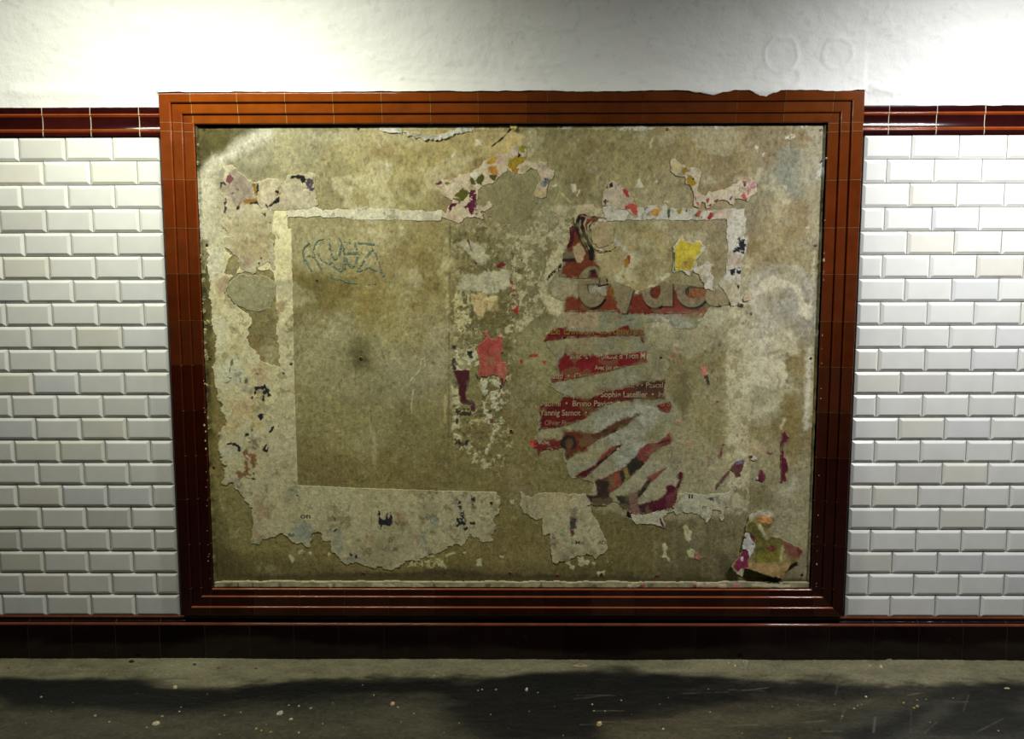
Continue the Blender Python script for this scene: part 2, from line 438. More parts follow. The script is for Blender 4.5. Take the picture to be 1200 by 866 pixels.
def vault(name):
    # near part in fine relief: wall foot up to well above the frame of the photo
    xs = np.linspace(XA, XB, 1400)
    ts = np.concatenate([np.linspace(-0.05, 0, 24)[:-1], np.linspace(0, 0.42, 170)])
    X, T = np.meshgrid(xs, ts)
    u = X*363; v = T*B_V*363   # about one unit per pixel
    Zb = np.where(T < 0, Z0+T*B_V, Z0+B_V*np.sin(np.maximum(T, 0)))
    Y = np.where(T < 0, 0, -A_V*(1-np.cos(np.maximum(T, 0))))
    h = 0.0024*fbm(u, v*1.5, 90, 4, 1)+0.0015*fbm(u, v*1.8, 26, 4, 5)+.0004*fbm(u, v, 5, 3, 15)
    # trowelled ridges
    rdg = 1-np.abs(fbm(u+40*fbm(u, v, 60, 2, 3), v*2.2, 46, 3, 7))*3
    msk = smooth(fbm(u, v, 150, 2, 9)*1.6+.35)
    h += 0.0016*np.clip(rdg, 0, 1)**2*msk
    # scraped over patches: a round one left, a cluster right
    def ringp(px, py, r, w_, amt):
        cx, cz = at(px, py, -.03)
        tt = math.asin(min(.9, max(0, (cz-Z0)/B_V)))
        d = np.sqrt(((X-cx)*363)**2+((T-tt)*B_V*363)**2)+3*fbm(u, v, 18, 3, 4)
        return amt*np.exp(-((d-r)/w_)**2)
    h += ringp(316, 66, 15, 2.5, .0016)+ringp(316, 66, 0, 12, .0012)
    h += ringp(918, 62, 19, 2.2, .0022)+ringp(985, 62, 17, 2.2, .0018)+ringp(930, 90, 10, 5, .0020)
    for (a, b) in (((820, 92), (880, 88)), ((880, 88), (935, 100)), ((1000, 90), (1050, 108)), ((975, 45), (1003, 46)), ((430, 62), (470, 90)), ((470, 90), (590, 96)), ((590, 78), (606, 80))):
        p = [at(*a, -.03), at(*b, -.03)]
        q = [(x*363, math.asin(max(-.5, (z-Z0)/B_V))*B_V*363) for x, z in p]
        h += .0020*np.exp(-((dline(q, u, v)+2*fbm(u, v, 12, 3, 2))/2.2)**2)
    # swelling along the bottom edge
    h += .003*np.exp(-((v-3)/7)**2)*(1+.6*fbm(u, v*0, 40, 3, 8))
    # ragged lower edge of the plaster
    inframe = (X > FL) & (X < FR)
    lowl = np.where(X < 0, at(90, 126, -.012)[1], at(1100, 123, -.012)[1])-.0015
    low = np.where(inframe, FT+.0008, lowl)
    rag = .0016*fbm(xs*363, xs*0, 14, 4, 6)
    splash = np.zeros_like(xs)
    for pa, pb, amt in ((806, 858, .016), (876, 911, .024), (955, 1000, .006), (640, 760, .003)):
        a, b = at(pa, 110)[0], at(pb, 110)[0]
        k = np.clip(1-np.abs((xs-(a+b)/2)/((b-a)/2)), 0, 1)
        splash = np.maximum(splash, amt*k**.6*(0.75+.35*fbm(xs*363, xs*0+3, 9, 3, 12)))
    low = low+np.where(inframe, rag-splash, rag)
    Zb = np.maximum(Zb, low)
    Yf = Y-0.0085-h-.0215*smooth(np.minimum(X-FL, FR-X)/.012+1)*np.where(Zb > FT, 1, inframe*1.0)*np.exp(-np.maximum(Zb-FT, 0)/.05)-(T < -.0001)*inframe*.002
    V = np.stack([X, Yf, Zb], -1).reshape(-1, 3)
    n, mm = X.shape
    idx = np.arange(n*mm).reshape(n, mm)
    Fq = np.stack([idx[:-1, :-1], idx[:-1, 1:], idx[1:, 1:], idx[1:, :-1]], -1).reshape(-1, 4)
    # drop cells squeezed flat below the edge
    zf = Zb.reshape(-1); keep = (zf[Fq].max(1)-zf[Fq].min(1)) > 1e-5
    c = np.empty((n, mm, 3)); st = fbm(u, v, 120, 3, 13); st2 = fbm(u, v, 10, 3, 14)
    col = np.array((236, 236, 230.0))+st[..., None]*np.array((3, 3, 5.0))+np.where(st2 > .75, -8, 0)[..., None]
    # faint green scrawl
    for pts in (((612, 30), (640, 38), (672, 36), (680, 22), (676, 0)), ((700, 34), (735, 30), (742, 8))):
        q = [(at(a, b, -.03)[0]*363, math.asin(max(0, (at(a, b, -.03)[1]-Z0)/B_V))*B_V*363) for a, b in pts]
        k = np.exp(-(dline(q, u, v)/2.0)**2)*(.35+.4*fbm(u, v, 8, 2, 3))
        col = col-np.clip(k, 0, 1)[..., None]*np.array((26, 10, 16.0))
    c = lin(np.clip(col, 0, 255))
    o = mesh_np(name, V, Fq[keep][:, ::-1] if False else Fq[keep], c.reshape(-1, 3), M_PLASTER, smoothf=True)
    return o, ts[-1]


o, tend = vault('ceiling')
# rest of the vault over to the other side, joined into the same ceiling mesh
WCL = -2*A_V
mb = MB(); prev = None; K = 40
for k in range(K+1):
    t = tend+(math.pi-tend)*k/K
    y, z = -A_V*(1-math.cos(t))-.0085, Z0+B_V*math.sin(t)
    if prev: mb.add([(XA, prev[0], prev[1]), (XB, prev[0], prev[1]), (XB, y, z), (XA, y, z)], [(0, 1, 2, 3)], lin((234, 234, 228)))
    prev = (y, z)
tag(mb.build('ceiling', M_PLASTER), kind='structure')['kind'] = 'structure'
tag(o, kind='structure')
# opposite side of the corridor
mb = MB(); n = int(FT/H_)
for r in range(26):
    za, zc = r*H_*1.0, (r+1)*H_
    if zc > FT+.05: break
    for k in range(-20, 21):
        x = k*W_+(r % 2)*W_/2
        if x-.076 < XA or x+.076 > XB: continue
        g = .001; x1, x2 = x-W_/2+g, x+W_/2-g; y = WCL; b = .009
        mb.add([(x1, y, za+g), (x2, y, za+g), (x2, y, zc-g), (x1, y, zc-g), (x1+b, y+.005, za+g+b), (x2-b, y+.005, za+g+b), (x2-b, y+.005, zc-g-b), (x1+b, y+.005, zc-g-b)],
               [(0, 4, 5, 1), (1, 5, 6, 2), (2, 6, 7, 3), (3, 7, 4, 0), (4, 7, 6, 5)], lin((120, 118, 110)))
mb.box(XA, XB, WCL-.08, WCL-.001, -.02, FT+.05, lin((128, 118, 98)), 1)
tag(mb.build('wall_front', [M_TILE, M_GROUT]), kind='structure')

# strip lamps under the vault (out of the picture, they light the place)
M_HOUSE = material('lamp_housing', color=(205, 205, 200), rough=.4)
M_TUBE = bpy.data.materials.new('lamp_tube'); M_TUBE.use_nodes = True
M_TUBE.node_tree.nodes['Principled BSDF'].inputs['Emission Color'].default_value = (1, 1, .95, 1)
M_TUBE.node_tree.nodes['Principled BSDF'].inputs['Emission Strength'].default_value = 3.0
for i, (lx, ly, lz, pw, lc, ln, tilt) in enumerate(LAMPS):
    root = empty('strip_lamp', (lx, ly, lz))
    tag(root, ('left' if i == 0 else 'right')+' white strip lamp hanging under the vault of the corridor', 'lamp')
    mb = MB(); mb.box(-ln/2, ln/2, -.06, .06, .02, .07); hs = mb.build('housing', M_HOUSE, root)
    mb = MB(); mb.box(-.01, .01, -.01, .01, .07, Z0+B_V*math.sin(math.acos(1+ly/A_V))-lz); mb.build('hanger', M_HOUSE, root)
    mb = MB()
    for q in range(12):
        a, b = 2*math.pi*q/12, 2*math.pi*(q+1)/12
        mb.add([(-ln/2+.03, .013*math.cos(a), .013*math.sin(a)), (-ln/2+.03, .013*math.cos(b), .013*math.sin(b)), (ln/2-.03, .013*math.cos(b), .013*math.sin(b)), (ln/2-.03, .013*math.cos(a), .013*math.sin(a))], [(0, 1, 2, 3)])
    mb.build('tube', M_TUBE, root, smoothf=True)
    ld = bpy.data.lights.new('strip_light', 'AREA'); ld.shape = 'RECTANGLE'; ld.size = ln; ld.size_y = .10
    ld.energy = pw; ld.color = lc
    lo = bpy.data.objects.new('strip_light', ld); COL.objects.link(lo); lo.parent = root
    lo.location = (0, .0, -.02); lo.rotation_euler = (tilt, 0, 0)

# ------------------------------------------------------------------ painting with polygons on fine grids
YB = 0.006                      # face of the board
K = 363.0                       # photo pixels per metre on the wall (unit of all distances below)
_EX = [200, 270, 400, 600, 800, 930, 1000]
_EYY = [120, 160, 200, 300, 400, 500, 600, 670, 760]
_EG = np.array([[1.62, 1.62, 1.30, .48, .42, .85, 1.0], [1.59, 1.59, 1.25, .547, .48, .81, .92], [1.38, 1.39, 1.12, .533, .52, .83, .93], [.90, .92, .79, .494, .52, .78, .85], [.57, .59, .55, .42, .468, .62, .68],
                [.39, .398, .376, .341, .386, .467, .50], [.268, .273, .273, .273, .31, .354, .375], [.22, .22, .22, .228, .255, .293, .31], [.17, .17, .17, .18, .20, .23, .24]])


def _E(x, y):
    """how much lamp light reaches a place on the wall, measured on a plain grey board (only used to read colours)"""
    x = np.asarray(x, float); y = np.asarray(y, float)
    xi = np.clip(np.interp(x, _EX, range(7)), 0, 5.999); yi = np.clip(np.interp(y, _EYY, range(9)), 0, 7.999)
    i, j = yi.astype(int), xi.astype(int); fy, fx = yi-i, xi-j
    return (_EG[i, j]*(1-fx)+_EG[i, j+1]*fx)*(1-fy)+(_EG[i+1, j]*(1-fx)+_EG[i+1, j+1]*fx)*fy


def seen(c, y, x=600, k=None):
    """the light reaching the place is divided out of a colour judged by eye: what stays is the surface's own colour"""
    c = np.asarray(c, float)
    if k is None:
        sat = (c.max()-c.min())/max(c.max(), 1)
        k = .92-.45*np.clip(sat-.35, 0, .5)
    r = lin(c*k)/_E(x, y)[..., None]
    g = r.mean(-1, keepdims=True); r = r+(g-r)*.04
    top = r.max(-1, keepdims=True); r = r*np.minimum(1, .74/np.maximum(top, 1e-6))   # nothing is whiter than white paper
    return np.clip(r, 0.003, .86)


ZT = {}
for _r, _y in zip('ABCD', (140, 275, 410, 550)):
    for _c, (_x, _k) in enumerate(((225, 6.185), (410, 6.185), (595, 6.185), (780, 6.154))):
        ZT[_r+str(_c+1)] = (_x, _y, _k)


def z_(t, pts):
    """detail-crop coordinates -> photo pixels"""
    x, y, k = ZT[t]
    return [(x+a/k, y+b/k) for a, b in pts]


def wall(pts, Y=YB):
    return [tuple(np.array(at(a, b, Y))*K) for a, b in pts]


def cutout(poly, jag=.5):
    def f(P):
        m = np.zeros_like(P.a); sl, k = P.mask(poly, jag, 4, 1.0, 9); m[sl] = k
        return 1-m
    return f


def crust(u, v, seed=0):
    """gritty surface: value for colour and relief"""
    c1 = fbm(u*1.25, v*.8, 3.0, 3, 60+seed, .85); c2 = fbm(u, v, 8.5, 4, 64+seed, .7)
    c3 = fbm(u, v, 4.2, 2, 68+seed)
    return c1, c2, smooth((c3-.62)*5), smooth((-c3-.62)*5)


def gritty(P, amt=1.0, seed=0):
    c1, c2, hi, lo = crust(P.u, P.v, seed)
    f = 1+amt*(.26*c1+.07*c2+.16*hi-.20*lo)
    P.col = np.clip(P.col*f[..., None], .003, .88); P.h = P.h+amt*(.00025*c1+.0002*c2+.0003*hi-.0002*lo)


class Patch:
    """a rectangle of wall with a colour, a height and an alpha at each node of a fine grid"""
    def __init__(s, box, step, Y=YB):
        x0, y0, x1, y1 = box
        c = [at(a, b, Y) for a, b in ((x0, y0), (x1, y0), (x1, y1), (x0, y1))]
        xa, xb = min(p[0] for p in c), max(p[0] for p in c); za, zb = min(p[1] for p in c), max(p[1] for p in c)
        s.xs = np.arange(xa, xb+step, step); s.zs = np.arange(za, zb+step, step); s.step = step; s.Y = Y
        s.X, s.Z = np.meshgrid(s.xs, s.zs); s.u = s.X*K; s.v = s.Z*K
        d = np.stack([s.X-CAM[0], np.full_like(s.X, Y-CAM[1]), s.Z-CAM[2]], -1) @ AX.T
        s.px = 600+F_PX*d[..., 0]/d[..., 2]; s.py = 433-F_PX*d[..., 1]/d[..., 2]
        s.col = np.zeros(s.X.shape+(3,)); s.h = np.zeros_like(s.X); s.a = np.zeros_like(s.X)
        s._n = {}

    def sub(s, pts, pad):
        ux = [p[0] for p in pts]; vz = [p[1] for p in pts]
        i0 = max(0, np.searchsorted(s.xs, (min(ux)-pad)/K)-1); i1 = min(len(s.xs), np.searchsorted(s.xs, (max(ux)+pad)/K)+1)
        j0 = max(0, np.searchsorted(s.zs, (min(vz)-pad)/K)-1); j1 = min(len(s.zs), np.searchsorted(s.zs, (max(vz)+pad)/K)+1)
        return (slice(j0, j1), slice(i0, i1))

    def mask(s, poly, jag=1.5, cell=7, soft=.8, seed=1, octs=4, grow=0):
        w = wall(poly, s.Y); sl = s.sub(w, jag*2+soft+2+grow)
        u, v = s.u[sl], s.v[sl]
        if u.size == 0: return sl, u
        d = sdf(w, u, v)+grow
        if jag: d = d+jag*fbm(u, v, cell, octs, seed, .6)
        return sl, smooth(d/soft*.5+.5)

    def paint(s, sl, m, c, tone=0, tcell=12, tint=None, seed=3, h=0, raw=False):
        u, v = s.u[sl], s.v[sl]
        col = lin(c)*np.ones(u.shape+(3,)) if raw else seen(c, s.py[sl], s.px[sl])
        if tone:
            n = fbm(u, v, tcell, 4, seed)
            col = col*(1+tone*n)[..., None]
        if tint is not None:
            n = smooth(fbm(u, v, tcell*1.7, 3, seed+5)*1.2+.3)
            t = seen(tint, s.py[sl], s.px[sl]); col = col*(1-n[..., None])+t*n[..., None]
        s.col[sl] = s.col[sl]*(1-m[..., None])+np.clip(col, .002, .9)*m[..., None]
        if h: s.h[sl] += h*m

    def fill(s, poly, c, jag=1.5, cell=7, soft=.8, alpha=1, seed=1, speck=None, **kw):
        sl, m = s.mask(poly, jag, cell, soft, seed)
        if m.size == 0: return
        if speck:
            cell2, thr, sf = speck
            m = m*smooth((fbm(s.u[sl], s.v[sl], cell2, 4, seed+4, .7)-thr)/sf+.5)
        s.paint(sl, m*alpha, c, seed=seed+2, **kw)

    def stroke(s, pts, c, w, jag=.4, alpha=1, cell=5, seed=1, soft=.8, **kw):
        q = wall(pts, s.Y); sl = s.sub(q, w+3); u, v = s.u[sl], s.v[sl]
        if u.size == 0: return
        d = w/2-dline(q, u, v)+jag*fbm(u, v, cell, 3, seed)
        s.paint(sl, smooth(d/soft*.5+.5)*alpha, c, **kw)

    def shape(s, *polys, jag=1.6, cell=8, seed=1, holes=()):
        """alpha of a torn sheet"""
        for p in polys:
            sl, m = s.mask(p, jag, cell, 1.2, seed, 5); s.a[sl] = np.maximum(s.a[sl], m)
        for p in holes:
            sl, m = s.mask(p, jag, cell, 1.2, seed+3, 5); s.a[sl] = np.minimum(s.a[sl], 1-m)

    def text(s, txt, x0, x1, ybase, xh, c, alpha=1, tilt=0, bold=0, m2=None, wear=.0):
        """print a line of words: x0..x1 and baseline in photo pixels, xh cap height in pixels"""
        cu = bpy.data.curves.new('t', 'FONT'); cu.body = txt; cu.offset = bold; cu.resolution_u = 4
        ob = bpy.data.objects.new('t', cu); COL.objects.link(ob)
        dg = bpy.context.evaluated_depsgraph_get(); me = ob.evaluated_get(dg).to_mesh(); me.calc_loop_triangles()
        V = np.array([v.co[:2] for v in me.vertices]); T = [t.vertices[:] for t in me.loop_triangles]
        ob.evaluated_get(dg).to_mesh_clear(); bpy.data.objects.remove(ob); bpy.data.curves.remove(cu)
        X0, X1 = V[:, 0].min(), V[:, 0].max()
        A = np.array(at(x0, ybase, s.Y)); B = np.array(at(x1, ybase+tilt, s.Y))
        capm = xh/K
        P = A+(B-A)*((V[:, :1]-X0)/(X1-X0)); P = P+np.array([0, 1.0])*(V[:, 1:2]/.70*capm)
        I = (P-np.array([s.xs[0], s.zs[0]]))/s.step
        S = 3; H, Wd = s.X.shape
        acc = np.zeros((H, Wd))
        i0, j0 = int(I[:, 0].min())-1, int(I[:, 1].min())-1; i1, j1 = int(I[:, 0].max())+2, int(I[:, 1].max())+2
        i0, j0 = max(0, i0), max(0, j0); i1, j1 = min(Wd, i1), min(H, j1)
        hi = np.zeros(((j1-j0)*S, (i1-i0)*S), bool)
        for t in T:
            p = (I[list(t)]-[i0, j0])*S
            a0, b0 = np.floor(p.min(0)).astype(int); a1, b1 = np.ceil(p.max(0)).astype(int)+1
            a0, b0 = max(a0, 0), max(b0, 0); a1, b1 = min(a1, hi.shape[1]), min(b1, hi.shape[0])
            if a1 <= a0 or b1 <= b0: continue
            gx, gy = np.meshgrid(np.arange(a0, a1)+.0, np.arange(b0, b1)+.0)
            def e(q, r): return (r[0]-q[0])*(gy-q[1])-(r[1]-q[1])*(gx-q[0])
            e0, e1, e2 = e(p[0], p[1]), e(p[1], p[2]), e(p[2], p[0])
            hi[b0:b1, a0:a1] |= ((e0 >= 0) & (e1 >= 0) & (e2 >= 0)) | ((e0 <= 0) & (e1 <= 0) & (e2 <= 0))
        m = hi.reshape(j1-j0, S, i1-i0, S).mean((1, 3))
        sl = (slice(j0, j1), slice(i0, i1))
        if wear: m = m*smooth((fbm(s.u[sl], s.v[sl], 5, 3, 9)+wear)*3)
        if m2 is not None: m = m*m2[sl]
        s.paint(sl, m*alpha, c)

    def build(s, name, mat, parent=None, alpha=None, lift=0.001, base=None, origin=None, smoothf=True):
        """the nodes with alpha over one half become a sheet with a real edge down to the surface below"""
        a = s.a if alpha is None else alpha
        H, Wd = a.shape
        cell = (a[:-1, :-1]+a[1:, :-1]+a[:-1, 1:]+a[1:, 1:])/4 > .5
        if cell.sum() < 4: return None
        cp = np.pad(cell, 1)
        X = s.X.copy(); Z = s.Z.copy()
        nsel = cp[:-1, :-1].astype(int)+cp[1:, :-1]+cp[:-1, 1:]+cp[1:, 1:]
        bd = (nsel > 0) & (nsel < 4)
        gz, gx = np.gradient(a); g2 = gx*gx+gz*gz+1e-4
        st = (0.5-a)/g2
        dx = np.clip(st*gx, -.6, .6); dz = np.clip(st*gz, -.6, .6)
        X = np.where(bd, X+dx*s.step, X); Z = np.where(bd, Z+dz*s.step, Z)
        L = lift if np.isscalar(lift) else lift
        Yf = s.Y-L-s.h
        yb = (s.Y-.0003 if base is None else base)*np.ones_like(Yf)
        yb = np.maximum(yb, Yf+.0004)
        if not np.isscalar(lift): yb = np.minimum(yb, Yf+.0008)
        idx = -np.ones(a.shape, int); used = nsel > 0; idx[used] = np.arange(used.sum()); n0 = used.sum()
        V = np.stack([X[used], Yf[used], Z[used]], -1); C = s.col[used]
        j, i = np.nonzero(cell)
        A, B, D, E = idx[j, i], idx[j, i+1], idx[j+1, i+1], idx[j+1, i]
        Fq = [np.stack([A, B, D, E], -1)]
        back = -np.ones(a.shape, int); nb = bd.sum(); back[bd] = n0+np.arange(nb)
        V2 = np.stack([X[bd], yb[bd], Z[bd]], -1); C2 = s.col[bd]
        for dj, di, p, q in ((-1, 0, (0, 0), (0, 1)), (1, 0, (1, 1), (1, 0)), (0, -1, (1, 0), (0, 0)), (0, 1, (0, 1), (1, 1))):
            nb_ = ~cp[j+1+dj, i+1+di]
            jj, ii = j[nb_], i[nb_]
            a1, b1 = idx[jj+p[0], ii+p[1]], idx[jj+q[0], ii+q[1]]
            a2, b2 = back[jj+p[0], ii+p[1]], back[jj+q[0], ii+q[1]]
            Fq.append(np.stack([b1, a1, a2, b2], -1))
        V = np.concatenate([V, V2]); C = np.concatenate([C, C2]); Fq = np.concatenate(Fq)
        o = None
        if parent is not None:
            org = np.array(parent.location)
            o = mesh_np(name, V-org, Fq, C, mat, parent, smoothf)
        else:
            c0 = (V[:, 0].mean(), s.Y, V[:, 2].min())
            o = mesh_np(name, V, Fq, C, mat, None, smoothf, origin=c0)
        return o

# ------------------------------------------------------------------ the bare board inside the frame
board = empty('poster_board', ((FL+FR)/2, YB, FB+dB[3]))
tag(board, 'big weathered olive and tan cement board set inside the brown tile frame', 'notice board')
_bx0, _bx1 = FL+dL[3]+.0012, FR-dR[3]-.0012
_bz0, _bz1 = FB+dB[3]+.001, FT-dT[3]-.001
B = Patch((230, 146, 965, 689), .0018)
B.xs = np.arange(_bx0, _bx1, .0018); B.zs = np.arange(_bz0, _bz1, .0018)
B.X, B.Z = np.meshgrid(B.xs, B.zs); B.u = B.X*K; B.v = B.Z*K
_d = np.stack([B.X-CAM[0], np.full_like(B.X, YB-CAM[1]), B.Z-CAM[2]], -1) @ AX.T
B.px = 600+F_PX*_d[..., 0]/_d[..., 2]; B.py = 433-F_PX*_d[..., 1]/_d[..., 2]
B.col = np.zeros(B.X.shape+(3,)); B.h = np.zeros_like(B.X); B.a = np.ones_like(B.X)
CP = """240,165,120,110,60;300,170,190,185,150;350,180,185,178,135;400,200,172,162,115;450,180,190,178,125;500,200,172,157,100;560,180,160,145,95;620,180,132,124,82;680,180,125,115,75
740,190,140,130,85;800,180,138,124,84;850,200,142,127,88;900,170,150,135,100;920,200,150,148,125;955,200,172,168,142;380,230,165,155,110;450,225,165,155,100;620,230,120,115,80;560,250,140,130,95
700,220,130,122,85;780,240,140,130,95;830,220,140,125,90;880,240,142,132,102;920,260,165,148,106;955,280,158,152,122;290,300,150,140,95;380,290,163,155,112;450,300,160,150,105;510,300,140,128,80
560,290,105,98,60;620,280,120,115,80;760,300,130,120,75;890,300,152,138,98;930,310,160,146,104;370,330,120,110,60;390,350,118,108,60;440,355,140,128,75;400,385,145,140,100;480,370,145,135,90;560,350,100,92,55
620,350,112,105,70;870,350,150,142,115;920,340,160,155,135;950,370,160,158,140;430,420,130,125,88;380,430,132,126,87;480,440,130,125,92;600,440,100,93,55;640,400,125,120,80;840,430,125,115,75
900,400,165,160,135;930,430,128,116,75;890,460,150,145,115;360,500,110,103,65;420,500,115,108,68;490,500,105,98,60;560,520,100,92,55;610,500,100,92,55;650,540,95,88,52;840,500,120,112,75
880,520,130,120,85;930,500,112,100,64;370,555,92,84,50;450,550,95,88,50;520,555,92,85,50;600,570,88,78,45;640,570,92,86,52;860,560,110,105,80;920,560,115,108,80;250,600,85,80,45;280,620,80,74,42
250,450,105,92,50;245,520,95,85,45;260,670,60,55,30;350,660,75,68,38;430,670,80,72,42;520,640,75,68,35;600,620,80,73,40;600,665,78,70,40;700,655,72,66,36;760,620,75,68,40;840,620,80,74,48
840,660,62,58,36;930,600,105,100,75;950,640,95,90,65;945,670,90,85,65;240,300,120,112,65;240,380,112,105,60;500,330,135,122,75;660,330,120,114,78;700,270,135,128,90;800,360,125,118,80;720,520,125,120,92;780,480,118,110,75;330,640,82,75,42"""
pts = [tuple(map(float, t.split(','))) for ln in CP.split('\n') for t in ln.split(';')]
wx = B.px+13*fbm(B.u, B.v, 60, 3, 2); wy = B.py+13*fbm(B.u, B.v, 60, 3, 6)
acc = np.zeros(B.X.shape+(3,)); ws = np.zeros(B.X.shape)
for x, y, r, g, b in pts:
    wt = 1/(((wx-x)**2+(wy-y)**2)/400+.35)**2
    acc += wt[..., None]*seen((r, g, b), y, x, np.interp(y, [200, 450, 650], [.90, .87, 1.0])); ws += wt
B.col = acc/ws[..., None]
n1 = fbm(B.u, B.v, 34, 5, 21); n2 = fbm(B.u, B.v, 7, 4, 25); n3 = fbm(B.u*1.4, B.v*.7, 2.8, 3, 28, .8)
up = smooth((520-B.py)/200)
B.col *= (1+(.10+.06*up)*n1+(.06+.05*up)*n2+.13*n3)[..., None]
# pale bloom and brown stains, more of them in the upper half
bl = smooth((fbm(B.u, B.v, 45, 5, 31, .62)-.25)*3)*(.18+.30*up)
B.col = B.col*(1-bl[..., None])+lin((202, 194, 156))*bl[..., None]
br = smooth((fbm(B.u, B.v, 38, 4, 36, .6)-.30)*3)*(.22+.2*up)
B.col = B.col*(1-br[..., None])+lin((138, 115, 66))*br[..., None]*.9
B.h = .0005*fbm(B.u, B.v, 60, 4, 41)+.00035*n2*.6+.0003*bl
fr = (B.px > 560) & (B.py > 150)

# ring stains left by paste brushes
for cx, cy, r, w_, c, al in ((620, 225, 36, 4, (150, 145, 108), .5), (715, 205, 30, 3, (105, 98, 62), .5), (668, 190, 26, 3, (108, 100, 66), .4), (745, 180, 27, 3, (100, 92, 58), .4), (785, 195, 24, 3, (104, 96, 60), .45), (417, 190, 26, 3, (145, 135, 88), .5), (483, 218, 14, 5, (175, 168, 128), .5), (483, 218, 3, 5, (130, 118, 78), .7),
                             (905, 340, 24, 6, (178, 172, 148), .55), (915, 345, 34, 3, (190, 186, 168), .6), (640, 300, 22, 3, (100, 94, 62), .3), (890, 400, 18, 5, (172, 168, 140), .5), (900, 455, 26, 4, (165, 160, 130), .45), (460, 385, 18, 2, (160, 156, 118), .4)):
    q = wall([(cx, cy)])[0]; sl = B.sub([q], r+w_*3+4); u, v = B.u[sl], B.v[sl]
    d = np.hypot((u-q[0]), (v-q[1])*1.05)+4*fbm(u, v, 22, 3, 3)
    B.paint(sl, al*np.exp(-((d-r)/w_)**2)*(.6+.5*fbm(u, v, 30, 2, 5)).clip(0, 1), c)

F = B.fill
# top left: dark corner and the pale swept band
F(z_('A1', [(0, 20), (440, 40), (330, 150), (230, 220), (110, 290), (60, 380), (0, 480)]), (122, 114, 60), 4, 14, 6, .8, tone=.2, tint=(96, 92, 50))
F(z_('A1', [(30, 860), (40, 520), (70, 360), (130, 280), (280, 210), (400, 120), (500, 70), (600, 60), (560, 130), (470, 170), (360, 240), (270, 300), (200, 360), (160, 460), (180, 540), (130, 640), (110, 860)]), (236, 232, 205), 5, 16, 7, .95, tone=.12, tcell=8, h=.0006)
F([(232, 205), (250, 185), (266, 192), (272, 240), (262, 300), (250, 330), (234, 300)], (208, 202, 168), 4, 12, 4, .75, tone=.15)
F(z_('A1', [(300, 300), (500, 280), (700, 280), (900, 270), (900, 320), (700, 340), (480, 330), (340, 350)]), (190, 186, 145), 6, 20, 8, .45)
F(z_('A1', [(850, 120), (1175, 90), (1175, 160), (870, 160)]), (205, 200, 165), 6, 14, 6, .5)
F(z_('A2', [(0, 40), (600, 60), (580, 180), (0, 150)]), (200, 190, 145), 7, 20, 9, .55)
F(z_('A1', [(340, 350), (640, 300), (700, 380), (680, 430), (430, 440)]), (130, 124, 85), 4, 20, 8, .5)
# thin yellowish patch under the hanging chip
F(z_('A3', [(0, 100), (80, 100), (140, 130), (60, 200), (0, 230)]), (190, 165, 105), 2, 8, 4, .7)
F(z_('A2', [(960, 190), (1175, 60), (1175, 240), (1000, 240)]), (186, 165, 108), 3, 10, 5, .6)
B.stroke(z_('A2', [(1030, 195), (1100, 140), (1130, 110), (1175, 60)]), (40, 36, 24), 1.3, 1.2)
# the clean square left by a removed sheet
F(z_('B1', [(745, 300), (800, 300), (900, 290), (1050, 300), (1175, 350), (1175, 470), (1000, 520), (850, 470), (745, 450)]), (118, 106, 55), 5, 16, 9, .55, tone=.2)
F(z_('B1', [(830, 350), (960, 340), (960, 430), (850, 420)]), (80, 78, 44), 5, 12, 10, .45)
F(z_('B2', [(60, 400), (210, 400), (200, 560), (80, 560)]), (140, 118, 60), 4, 12, 8, .5)
F(z_('B2', [(440, 500), (560, 490), (550, 550), (420, 560)]), (135, 118, 66), 3, 10, 4, .6)
F(z_('B2', [(500, 130), (690, 130), (640, 380), (520, 500)]), (128, 112, 62), 6, 14, 9, .4)
F(z_('C2', [(0, -100), (150, -60), (150, 130), (60, 160), (0, 130)]), (92, 88, 50), 4, 14, 9, .6)
for pts_ in ([(40, 60), (42, 250)], [(150, 430), (155, 520), (165, 560)], [(235, 0), (240, 60)]):
    B.stroke(z_('C2', pts_), (95, 85, 50), 1.5, .8, .5)
B.stroke(z_('C2', [(160, 560), (175, 640), (180, 866)]), (150, 145, 108), 5, 2, .35, soft=3)
F(z_('C2', [(10, 20), (60, -10), (130, 10), (140, 90), (80, 130), (20, 100)]), (70, 66, 38), 4, 10, 8, .7)
for pts_ in ([(450, 0), (480, 50), (520, 70), (580, 30)], [(515, 70), (505, 150), (440, 220)], [(475, 200), (460, 240)], [(460, 290), (445, 400), (448, 455)], [(540, 70), (548, 120)]):
    B.stroke(z_('C2', pts_), (186, 180, 140), 1.2, .6, .75)
B.stroke(z_('C2', [(690, 340), (690, 520)]), (160, 145, 95), 3, 1.2, .6, soft=2)
# edge of the square, right side: the seam at x = 528
B.stroke([(527.5, 262), (527, 330), (526, 400), (526, 470), (525.5, 560)], (84, 78, 48), 1.4, .8, .7)
B.stroke(z_('B2', [(690, 20), (710, 110), (690, 220), (650, 260), (700, 330), (715, 560)]), (176, 168, 118), 4, 3, .55, soft=3)
F(z_('B2', [(640, 230), (700, 180), (725, 190), (715, 260), (680, 280)]), (180, 172, 125), 3, 8, 3, .6)
F(z_('B2', [(610, 350), (650, 350), (645, 400), (620, 395)]), (105, 95, 45), 1, 5, 1.5, .8)
B.fill(z_('B2', [(698, 135), (710, 135), (710, 147), (698, 147)]), (25, 25, 18), .5)
